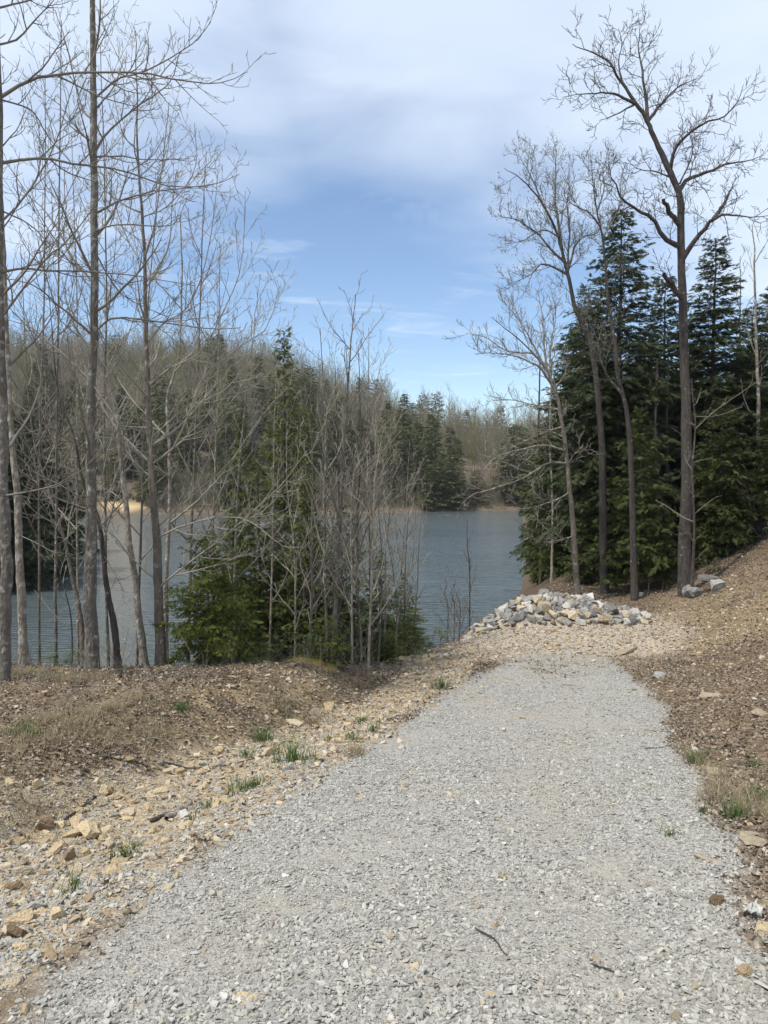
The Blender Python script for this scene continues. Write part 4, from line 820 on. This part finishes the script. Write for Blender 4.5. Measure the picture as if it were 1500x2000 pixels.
# ------------------------------------------------------------------ fallen twigs and dead weed stems
tw = []
for q in range(4):
    W = Wood(); r_ = np.random.default_rng(820 + q); P = twig(r_, np.zeros(3), np.array([1.0, 0, 0]), 1.0, 7, 0, .12); P[:, 2] *= .25; W.add(P, np.linspace(.014, .006, 7), 4)
    for e in range(2): Q_ = twig(r_, P[2 + 2 * e], np.array([.8, (-1) ** e * .7, 0]), .35, 4, 0, .1); Q_[:, 2] = Q_[0, 2] + .15 * (Q_[:, 2] - Q_[0, 2]); W.add(Q_, np.linspace(.008, .004, 4), 3)
    tw.append(W.mesh('fallen_twig', M['bark_grey' if q % 2 else 'bark_pale'], (0, 0, 0)))
def tprob(X, Y):
    a, b, f, t_, l = zones(X, Y); return np.clip(l + .25 * t_ + .1 * b + .006 * a, 0, 1) * (lake_dist(X, Y) > 2)
X, Y = sample(3000, -8, 13, 3, 24, tprob); n = len(X); s = rng.uniform(.1, .5, n) * np.interp(Y, [3, 7], [.4, 1])
scatter('fallen_twigs', np.stack([X, Y, H(X, Y) + .015], -1), eul(n, .08), np.stack([s] * 3, -1), rng.integers(0, 4, n), source_collection('twig_piece', tw), 'small dead twigs strewn over the banks')
ds = []
for q in range(5):
    W = Wood(); r_ = np.random.default_rng(840 + q)
    for e in range(3):
        P = twig(r_, np.array([r_.normal(0, .05), r_.normal(0, .05), -.03]), np.array([r_.normal(0, .3), r_.normal(0, .3), 1.0]), r_.uniform(.5, 1), 7, -.1, .12); W.add(P, np.linspace(.0035, .0015, 7), 3)
        for g_ in range(3): W.add(twig(r_, P[2 + g_], unit(P[3] - P[2]) + r_.normal(0, .5, 3), .22, 4, .1, .1), np.linspace(.002, .001, 4), 3)
    ds.append(W.mesh('dead_stem', M['twig_pale' if q % 2 else 'twig'], (0, 0, 0)))
def sprob(X, Y):
    cl = np.abs(lake_dist(X, Y) - 6.2); return np.exp(-(cl / 1.6) ** 2) * (lake_dist(X, Y) > 3) * np.clip(.4 + 2.2 * fbm(X, Y, 95), 0, 1)
X1, Y1 = sample(2600, -8, 1.6, 8, 18, sprob); X2 = rng.uniform(6.5, 13, 60); Y2 = rng.uniform(17, 24, 60); X = np.concatenate([X1, X2]); Y = np.concatenate([Y1, Y2]); n = len(X); s = rng.uniform(.3, 1.0, n)
scatter('dead_weeds', np.stack([X, Y, H(X, Y)], -1), eul(n, .15), np.stack([s] * 3, -1), rng.integers(0, 5, n), source_collection('weed_piece', ds), 'dead weed stems and briars along the bank top')
# ------------------------------------------------------------------ rocks
def mat_rock(name, c1, c2, c3, sc_=5):
    k = NT(name); g = k.coord('Object'); r = k.rand(); off = k.new('ShaderNodeVectorMath', operation='ADD'); k.l.new(g, off.inputs[0])
    cb = k.new('ShaderNodeCombineXYZ'); k.l.new(k.math('MULTIPLY', r, 37.0), cb.inputs[0]); k.l.new(cb.outputs[0], off.inputs[1]); v_ = off.outputs[0]
    a = k.noise(v_, sc_, 6, 0.62); b = k.noise(v_, sc_ * 0.45, 3)
    c = k.mix(k.rng(a, .35, .68), c1, c2); c = k.mix(k.rng(b, .5, .72, 0, .75), c, c3)
    c = k.mix(0.5, c, k.mix(r, tuple(q * .62 for q in c1), tuple(min(.8, q * 1.2) for q in c2)))
    return k.done(c, k.bump(k.math('ADD', a, k.math('MULTIPLY', k.vor(v_, sc_ * 1.7), .5)), .6, .06), .9)
M['rock_grey'] = mat_rock('rock_grey', (.22, .212, .195), (.38, .368, .34), (.40, .35, .27))
M['rock_dark'] = mat_rock('rock_dark', (.125, .123, .118), (.24, .235, .222), (.30, .27, .21))
M['rock_pale'] = mat_rock('rock_pale', (.36, .35, .32), (.56, .54, .49), (.46, .37, .25))
M['rock_tan'] = mat_rock('rock_tan', (.33, .26, .17), (.50, .42, .30), (.38, .35, .30))
M['sandstone'] = mat_rock('sandstone', (.42, .31, .18), (.57, .46, .29), (.36, .27, .16))
M['rock_brown'] = mat_rock('rock_brown', (.16, .105, .06), (.29, .21, .13), (.12, .09, .06))
_rm = {}
def rock(name, variant, mat, loc, size, rot, label, group=None, flat=.62):
    key = (variant, mat, flat)
    if key not in _rm:
        m = hull_rock(700 + variant * 3, (9 + variant % 4) if variant < 20 else 15, (1.1, .9, flat * 1.15), .0, .55, .012); m.materials.append(M[mat]); m.name = 'rock'; _rm[key] = m
    o = link(name, _rm[key], None, tuple(loc)); o.scale = size; o.rotation_euler = rot; return tag(o, label, 'rock', group)
# the heap at the end of the drive
rr_ = np.random.default_rng(17); placed = []
cname = {'rock_grey': 'grey', 'rock_dark': 'dark grey', 'rock_pale': 'whitish', 'rock_tan': 'tan'}
tries = 0
while len(placed) < 290 and tries < 9000:
    tries += 1
    x = rr_.uniform(2.0, 6.75); y = rr_.uniform(18.25, 20.3); hh = float(heap(np.array([x]), np.array([y]))[0])
    if hh < .03 and rr_.random() > .12: continue
    s_ = float(np.exp(rr_.normal(math.log(.27), .34)).clip(.13, .55)) * (0.75 if hh < .12 else 1)
    if any((x - p[0]) ** 2 + (y - p[1]) ** 2 < (.33 * (s_ + p[3])) ** 2 for p in placed): continue
    placed.append((x, y, hh, s_))
placed.sort(key=lambda p: -p[3])
for i, (x, y, hh, s_) in enumerate(placed):
    mt = rr_.choice(['rock_grey', 'rock_dark', 'rock_pale', 'rock_tan'], p=[.42, .16, .19, .23])
    z = h1(x, y) + s_ * .24
    if hh > .45: pos = 'on top of the heap'
    elif y > 19.4: pos = 'behind the heap crest'
    elif x < 3.2: pos = 'at the thicket end of the heap'
    elif x > 5.3: pos = 'at the wooded end of the heap'
    else: pos = 'on the front of the heap'
    sz = 'large' if s_ > .37 else 'mid sized' if s_ > .25 else 'small'
    rock('rock', i % 11, mt, (x, y, z), (s_ * 1.15, s_, s_ * rr_.uniform(.8, 1.1)), tuple(rr_.normal(0, .35, 2)) + (rr_.uniform(0, 6.28),), '%s %s rock %s' % (sz, cname[mt], pos), 'rocks of the heap at the end of the drive', .72)
print('heap rocks', len(placed))
# tan sandstone lumps in the washed out ditch
GD = 'sandstone lumps in the ditch'
named = [  # photo x, y, width px, colour, flatness, label
    (30, 1830, 40, 'rock_brown', .8, 'dark brown rounded stone at the lower left corner of the ditch'), (40, 1800, 46, 'sandstone', .6, 'pale yellow stone just above the dark brown one'), (108, 1790, 40, 'sandstone', .6, 'yellow stone beside the gravel right of the dark brown one'), (85, 1785, 30, 'sandstone', .5, 'smaller yellow stone between two others above the dark brown one'),
    (27, 1735, 36, 'rock_brown', .6, 'brown angular block at the left picture edge in the ditch'), (52, 1735, 28, 'rock_tan', .6, 'small pale block next to the brown angular one'), (45, 1705, 34, 'rock_tan', .7, 'upright tan slab above the brown angular block'), (128, 1678, 42, 'rock_brown', .55, 'brownish wedge stone in the middle of the ditch stones'), (100, 1665, 44, 'sandstone', .45, 'pale leaf shaped slab leaning on the brownish wedge'), (172, 1630, 60, 'sandstone', .45, 'widest yellow slab in the ditch'),
    (137, 1637, 40, 'sandstone', .5, 'yellow slab left of the widest one'), (210, 1655, 36, 'rock_tan', .45, 'tan slab right of the widest one'), (85, 1612, 44, 'rock_brown', .6, 'shadowed overhanging stone at the washed out hole'), (115, 1615, 36, 'sandstone', .45, 'flat pale stone beside the overhanging one'), (202, 1548, 24, 'sandstone', .8, 'round yellow stone at the end of the thin stick'), (222, 1562, 34, 'sandstone', .5, 'flat yellow stone right of the stick end'), (200, 1572, 34, 'rock_tan', .6, 'greyish stone just under the stick end'), (260, 1567, 26, 'sandstone', .6, 'yellow lump in the upper row of ditch stones'),
    (290, 1583, 28, 'sandstone', .6, 'yellow lump left of the driftwood'), (250, 1590, 30, 'rock_tan', .6, 'crumbly tan lump left of the driftwood'), (350, 1513, 36, 'sandstone', .5, 'orange yellow stone below the long stick'), (362, 1596, 34, 'rock_pale', .5, 'flat whitish stone resting against the driftwood'), (225, 1703, 56, 'sandstone', .28, 'half buried flat yellow stone at the gravel edge'), (325, 1645, 26, 'sandstone', .5, 'orange stone lying out on the gravel edge'), (320, 1660, 24, 'rock_tan', .4, 'flat tan stone just below the orange one'), (520, 1475, 34, 'sandstone', .6, 'pale yellow stone left of the big grass tuft'), (640, 1385, 34, 'sandstone', .5, 'yellow stone high in the ditch under the cut bank'), (615, 1395, 30, 'rock_tan', .5, 'tan stone high in the ditch'), (575, 1415, 36, 'rock_tan', .35, 'thin flat stone in the upper ditch'), (715, 1280, 30, 'rock_pale', .6, 'pale rounded rock on the bank under the thicket'), (690, 1290, 22, 'rock_tan', .6, 'small tan rock beside the pale one under the thicket'), (100, 1862, 26, 'sandstone', .5, 'small yellow stone right below the dark brown one'), (25, 1925, 36, 'rock_tan', .6, 'tan stone at the left picture edge below the dark brown one'), (52, 1975, 30, 'sandstone', .6, 'yellow stone in the bottom left corner'), (20, 1532, 26, 'sandstone', .6, 'yellow stone on the dark leaves at the left picture edge')]
for i, (x, y, wpx, mt, fl_, lb) in enumerate(named):
    p = hit(x, y); s_ = wpx / F * p[1] * 1.05; p = p + np.array([0, 0, s_ * fl_ * .18])
    rock('sandstone_lump', 20 + i % 9, mt, p, (s_, s_ * .8, s_), (rr_.normal(0, .12), rr_.normal(0, .12), rr_.uniform(0, 6.28)), lb, GD, fl_)
k = 0; kept = []
while k < 150:
    Y = rr_.uniform(3, 15.5); X = road_c(Y) - 1.65 - rr_.uniform(0, 2.0)
    if zones(np.array([X]), np.array([Y]))[1][0] < .5 or abs(X) > .54 * Y: continue
    s_ = float(rr_.uniform(.05, .15)) * (1 if Y > 5 else .8)
    if any((X - q[0]) ** 2 + (Y - q[1]) ** 2 < (.55 * (s_ + q[2])) ** 2 for q in kept): continue
    kept.append((X, Y, s_)); k += 1
    mt = rr_.choice(['sandstone', 'rock_tan', 'rock_grey'], p=[.6, .27, .13]); near_ = 'near part' if Y < 5.5 else 'middle part' if Y < 8.5 else 'far end'
    sz = 'fist sized' if s_ < .10 else 'head sized'
    rock('sandstone_lump', 20 + k % 9, mt, (X, Y, h1(X, Y) + s_ * .1), (s_, s_ * .8, s_), (rr_.normal(0, .15), rr_.normal(0, .15), rr_.uniform(0, 6.28)), '%s %s stone in the %s of the ditch' % (sz, {'sandstone': 'yellow', 'rock_tan': 'tan', 'rock_grey': 'grey'}[mt], near_), GD, .5)
for i, (x, y, wpx, mt, fl_, lb) in enumerate([(1400, 1765, 36, 'rock_brown', .6, 'brown block on the gravel at the right'), (1490, 1822, 44, 'sandstone', .65, 'yellow stone beside the crumpled wrapper'), (1456, 1902, 32, 'sandstone', .65, 'yellow block on the gravel below the wrapper'), (1355, 1930, 30, 'rock_tan', .5, 'pinkish tan stone on the gravel near the lower right corner'), (1320, 1990, 30, 'rock_tan', .6, 'tan stone cut by the bottom picture edge'), (790, 1537, 18, 'rock_tan', .7, 'single tan pebble in the middle of the drive'), (705, 1558, 18, 'sandstone', .4, 'flat yellow pebble left of the middle of the drive'), (397, 1861, 17, 'rock_tan', .6, 'tan pebble low on the left of the drive'), (1410, 1512, 48, 'rock_tan', .22, 'flat half buried stone on the right verge'), (1470, 1640, 60, 'rock_tan', .2, 'broad flat stone sunk in the right verge'), (1385, 1682, 60, 'rock_tan', .18, 'flat stone sunk in soil at the right gravel edge'), (1390, 1360, 44, 'rock_tan', .22, 'buried stone showing on the right bank'), (1290, 1322, 34, 'rock_grey', .35, 'grey stone beside the far right edge of the drive'), (1220, 1275, 70, 'rock_tan', .16, 'low pale ledge of stone right of the drive end'), (1490, 1398, 40, 'rock_tan', .3, 'tan buried stone on the right bank at the picture edge'), (490, 1955, 60, 'sandstone', .16, 'flat yellow stone sunk in the gravel at the bottom')]):
    p = hit(x, y); s_ = wpx / F * p[1] * 1.1
    rock('loose_stone', 40 + i % 7, mt, p + np.array([0, 0, s_ * fl_ * .12]), (s_, s_ * .8, s_), (rr_.normal(0, .08), rr_.normal(0, .08), rr_.uniform(0, 6.28)), lb, 'loose stones along the drive', fl_)
# slab boulders at the wood edge
for x, y, d, sz, rot, mt, lb in ((1390, 1116, 20.2, (.8, .6, .6), (.25, -.22, .4), 'rock_grey', 'big tilted grey slab boulder at the wood edge'), (1386, 1098, 20.35, (.6, .4, .24), (.15, .1, -.2), 'rock_dark', 'dark flat slab lying on top of the big tilted one'), (1352, 1130, 20.6, (.8, .6, .6), (-.1, .2, 1.1), 'rock_dark', 'dark boulder in the shade between oak and slab'), (1430, 1096, 20.6, (.4, .3, .2), (0, .1, .5), 'rock_tan', 'small tan rock just uphill of the slab boulders'), (1250, 1155, 22.5, (.3, .22, .2), (0, 0, .2), 'rock_grey', 'small grey rock at the foot of the slender forked tree')):
    p = at(x, y, d); gz = h1(p[0], p[1]); rock('boulder', 50 + int(x) % 5, mt, (p[0], p[1], gz + .36 if 'top' in lb else gz + sz[2] * .22), sz, rot, lb, 'boulders at the wood edge')
# ------------------------------------------------------------------ grass tufts
tufts = [(576, 1490, .30, 80, 'biggest green grass tuft at the edge of the gravel'), (512, 1448, .24, 50, 'upright grass tuft behind the biggest one'), (470, 1545, .14, 50, 'low grass tuft in front of the biggest one'), (500, 1535, .12, 40, 'small low grass tuft touching the gravel in front of the biggest'), (245, 1675, .13, 34, 'low leafy tuft on the near gravel edge'), (262, 1660, .10, 24, 'small leafy sprig beside the near low tuft'), (146, 1740, .13, 18, 'spiky little plant among the yellow ditch stones'), (405, 1578, .10, 30, 'small grass patch right of the driftwood'), (380, 1603, .07, 14, 'tiny sprig at the end of the driftwood'), (862, 1347, .26, 80, 'bushy grass tuft at the far left edge of the drive'), (730, 1430, .20, 16, 'thin upright grass blades on the gravel edge'), (705, 1412, .14, 30, 'small grass tuft behind the thin upright blades'), (690, 1445, .12, 34, 'low grass beside the upper gravel edge'), (648, 1450, .12, 30, 'low grass right of the biggest tuft'), (480, 1478, .14, 22, 'dark little tuft in the ditch behind the stick'), (1436, 1600, .17, 46, 'grass tuft at the right gravel edge'), (1358, 1492, .17, 34, 'thin grass tuft on the right verge by the flat stone'), (1470, 1497, .13, 20, 'bright green weed on the right bank'), (1484, 1562, .16, 34, 'grass tuft at the right picture edge'), (1310, 1632, .08, 20, 'tiny tuft growing in the gravel on the right'), (946, 1222, .30, 50, 'grass tuft at the foot of the rock heap'), (888, 1222, .34, 70, 'grass tuft on the shore side left of the rock heap'), (905, 1216, .30, 50, 'grass tuft right beside the left end of the heap'), (850, 1250, .42, 80, 'dark grass clump at the end of the thicket bank'), (1375, 1590, .1, 18, 'small sprig in the right gravel edge'), (350, 1385, .16, 46, 'greenish grass tuft on the leafy left bank'), (50, 1440, .2, 60, 'yellowing grass tuft on the left bank near the picture edge'), (215, 1640, .08, 16, 'tiny green sprig between yellow slabs and gravel')]
for i, (x, y, hh, nb_, lb) in enumerate(tufts):
    p = hit(x, y); P, Fq = blades(np.random.default_rng(500 + i), nb_ * 2, hh, .03 + .0022 * nb_, .0035 + .00025 * p[1], .75)
    for j in range(len(P)): pass
    me = mesh_np('blades', P, Fq, M['grass']); o = link('grass_tuft', me, None, (p[0], p[1], p[2] - .01)); tag(o, lb, 'grass tuft', 'grass tufts along the drive')
# ------------------------------------------------------------------ sticks and driftwood
def stick(name, pts, r0, r1, mat, label, lift=.012, side=0):
    P = [hit(x, y) + np.array([0, 0, lift]) for x, y in pts]; L = smooth_line(P, 10); L[:, 2] = np.maximum(L[:, 2], H(L[:, 0], L[:, 1]) + lift * .7)
    r_ = np.random.default_rng(int(pts[0][0])); L[1:-1] += r_.normal(0, r0 * .35, (8, 3)); W = Wood(); rd = np.linspace(r0, r1, 10); rd[0] *= .6; rd[-1] *= .3; W.add(L, rd, 7)
    for s_ in range(side):
        k_ = r_.integers(3, 8); q = twig(r_, L[k_], unit(L[k_ + 1] - L[k_]) + r_.normal(0, .5, 3) * np.array([1, 1, .2]), .12, 4, 0, .1); W.add(q, np.linspace(r1, r1 * .5, 4), 5)
    tag(link(name, W.mesh('stick', M[mat], L[0]), None, tuple(L[0])), label, 'stick', 'sticks lying about')
stick('stick', [(123, 1606), (155, 1583), (195, 1557)], .009, .006, 'bark_dark', 'thin dark stick between two yellow ditch stones')
stick('driftwood', [(325, 1606), (350, 1588), (376, 1573)], .030, .022, 'bark_pale', 'thick pale piece of driftwood at the gravel edge', .03)
stick('driftwood', [(293, 1607), (320, 1596), (345, 1590)], .020, .012, 'bark_dark', 'dark thin driftwood piece beside the pale one', .015)
stick('stick', [(303, 1490), (350, 1500), (402, 1503), (460, 1493), (515, 1478)], .010, .005, 'bark_dark', 'long bent stick lying across the ditch', .015, 2)
stick('twig', [(928, 1818), (960, 1838), (992, 1875)], .005, .0025, 'bark_dark', 'curved dark twig on the gravel near the bottom', .015, 0)
stick('twig', [(1155, 1888), (1180, 1897), (1208, 1907)], .006, .003, 'bark_dark', 'short straight dark twig on the gravel')
stick('stick', [(135, 1342), (190, 1341), (240, 1343)], .009, .005, 'bark_pale', 'pale straight stick on the leafy left bank')
stick('twig', [(120, 1770), (135, 1752), (150, 1742)], .006, .003, 'bark_dark', 'small dark twig by the spiky plant in the ditch')
# ------------------------------------------------------------------ crumpled wrapper
k = NT('wrapper_foil'); g = k.coord(); wc = k.mix(k.rng(k.noise(g, 18, 2), .55, .6), (.42, .42, .40), (.36, .30, .18)); wc = k.mix(k.rng(k.noise(g, 26, 1), .66, .7), wc, (.12, .16, .5)); M['wrapper'] = k.done(wc, None, .35)
r_ = np.random.default_rng(3); n_ = 9; gxx, gyy = np.meshgrid(np.linspace(-.5, .5, n_), np.linspace(-.5, .5, n_)); p = hit(1472, 1793)
Vw = np.stack([gxx * .10 + r_.normal(0, .006, (n_, n_)), gyy * .06 + r_.normal(0, .006, (n_, n_)), np.abs(r_.normal(0, .014, (n_, n_))) + .012 + .02 * np.sin(gxx * 9 + gyy * 5)], -1).reshape(-1, 3)
ii = np.arange(n_ * n_).reshape(n_, n_); Fw = np.stack([ii[:-1, :-1], ii[:-1, 1:], ii[1:, 1:], ii[1:, :-1]], -1).reshape(-1, 4)
wr = tag(link('wrapper', mesh_np('wrapper', Vw, Fw, M['wrapper']), None, (p[0], p[1], p[2] + .02)), 'crumpled white and yellow wrapper lying at the right gravel edge', 'litter')
wr.rotation_euler = (.1, -.15, .4); sm_ = wr.modifiers.new('thick', 'SOLIDIFY'); sm_.thickness = .001
def ordinal(k, n):
    u_ = ['', 'first', 'second', 'third', 'fourth', 'fifth', 'sixth', 'seventh', 'eighth', 'ninth', 'tenth', 'eleventh', 'twelfth', 'thirteenth', 'fourteenth', 'fifteenth', 'sixteenth', 'seventeenth', 'eighteenth', 'nineteenth', 'twentieth']
    w_ = lambda q: u_[q] if q <= 20 else ('twenty-' if q < 30 else 'thirty-') + (u_[q % 10] or 'tenth')
    if n == 2: return 'left of the two' if k == 0 else 'right of the two'
    if k == 0: return 'leftmost of these'
    if k == n - 1: return 'rightmost of these'
    return (w_(k + 1) + ' from the left') if k < n / 2 else (w_(n - k) + ' from the right')
same = {}
for o in sc.objects:
    if o.parent is None and o.get('label') and o.get('group'): same.setdefault((o['group'], o['label']), []).append(o)
for key, L in same.items():
    if len(L) > 1:
        L.sort(key=lambda o: o.location.x / o.location.y)
        for k_, o in enumerate(L): o['label'] = key[1] + ', ' + ordinal(k_, len(L))
# ------------------------------------------------------------------ faint spring haze over the lake
bm = bmesh.new(); bmesh.ops.create_cube(bm, size=1.0); me = bpy.data.meshes.new('haze'); bm.to_mesh(me); bm.free()
hz = bpy.data.objects.new('haze', me); col.objects.link(hz); hz.location = (0, 255, 35); hz.scale = (860, 540, 92); tag(hz, 'faint pale haze in the air over the lake', kind='stuff')
hm = bpy.data.materials.new('haze_air'); hm.use_nodes = True; ht = hm.node_tree; ht.nodes.clear()
pv = ht.nodes.new('ShaderNodeVolumePrincipled'); pv.inputs['Color'].default_value = (.86, .92, 1, 1); pv.inputs['Density'].default_value = 0.0002; pv.inputs['Anisotropy'].default_value = 0.2
ho = ht.nodes.new('ShaderNodeOutputMaterial'); ht.links.new(pv.outputs[0], ho.inputs['Volume']); me.materials.append(hm)
tt_ = {}
for o in sc.objects:
    if o.type == 'MESH': tt_[o.data.name] = len(o.data.loops) - 2 * len(o.data.polygons)
print('unique tris', sum(tt_.values()), 'objects', len(sc.objects))
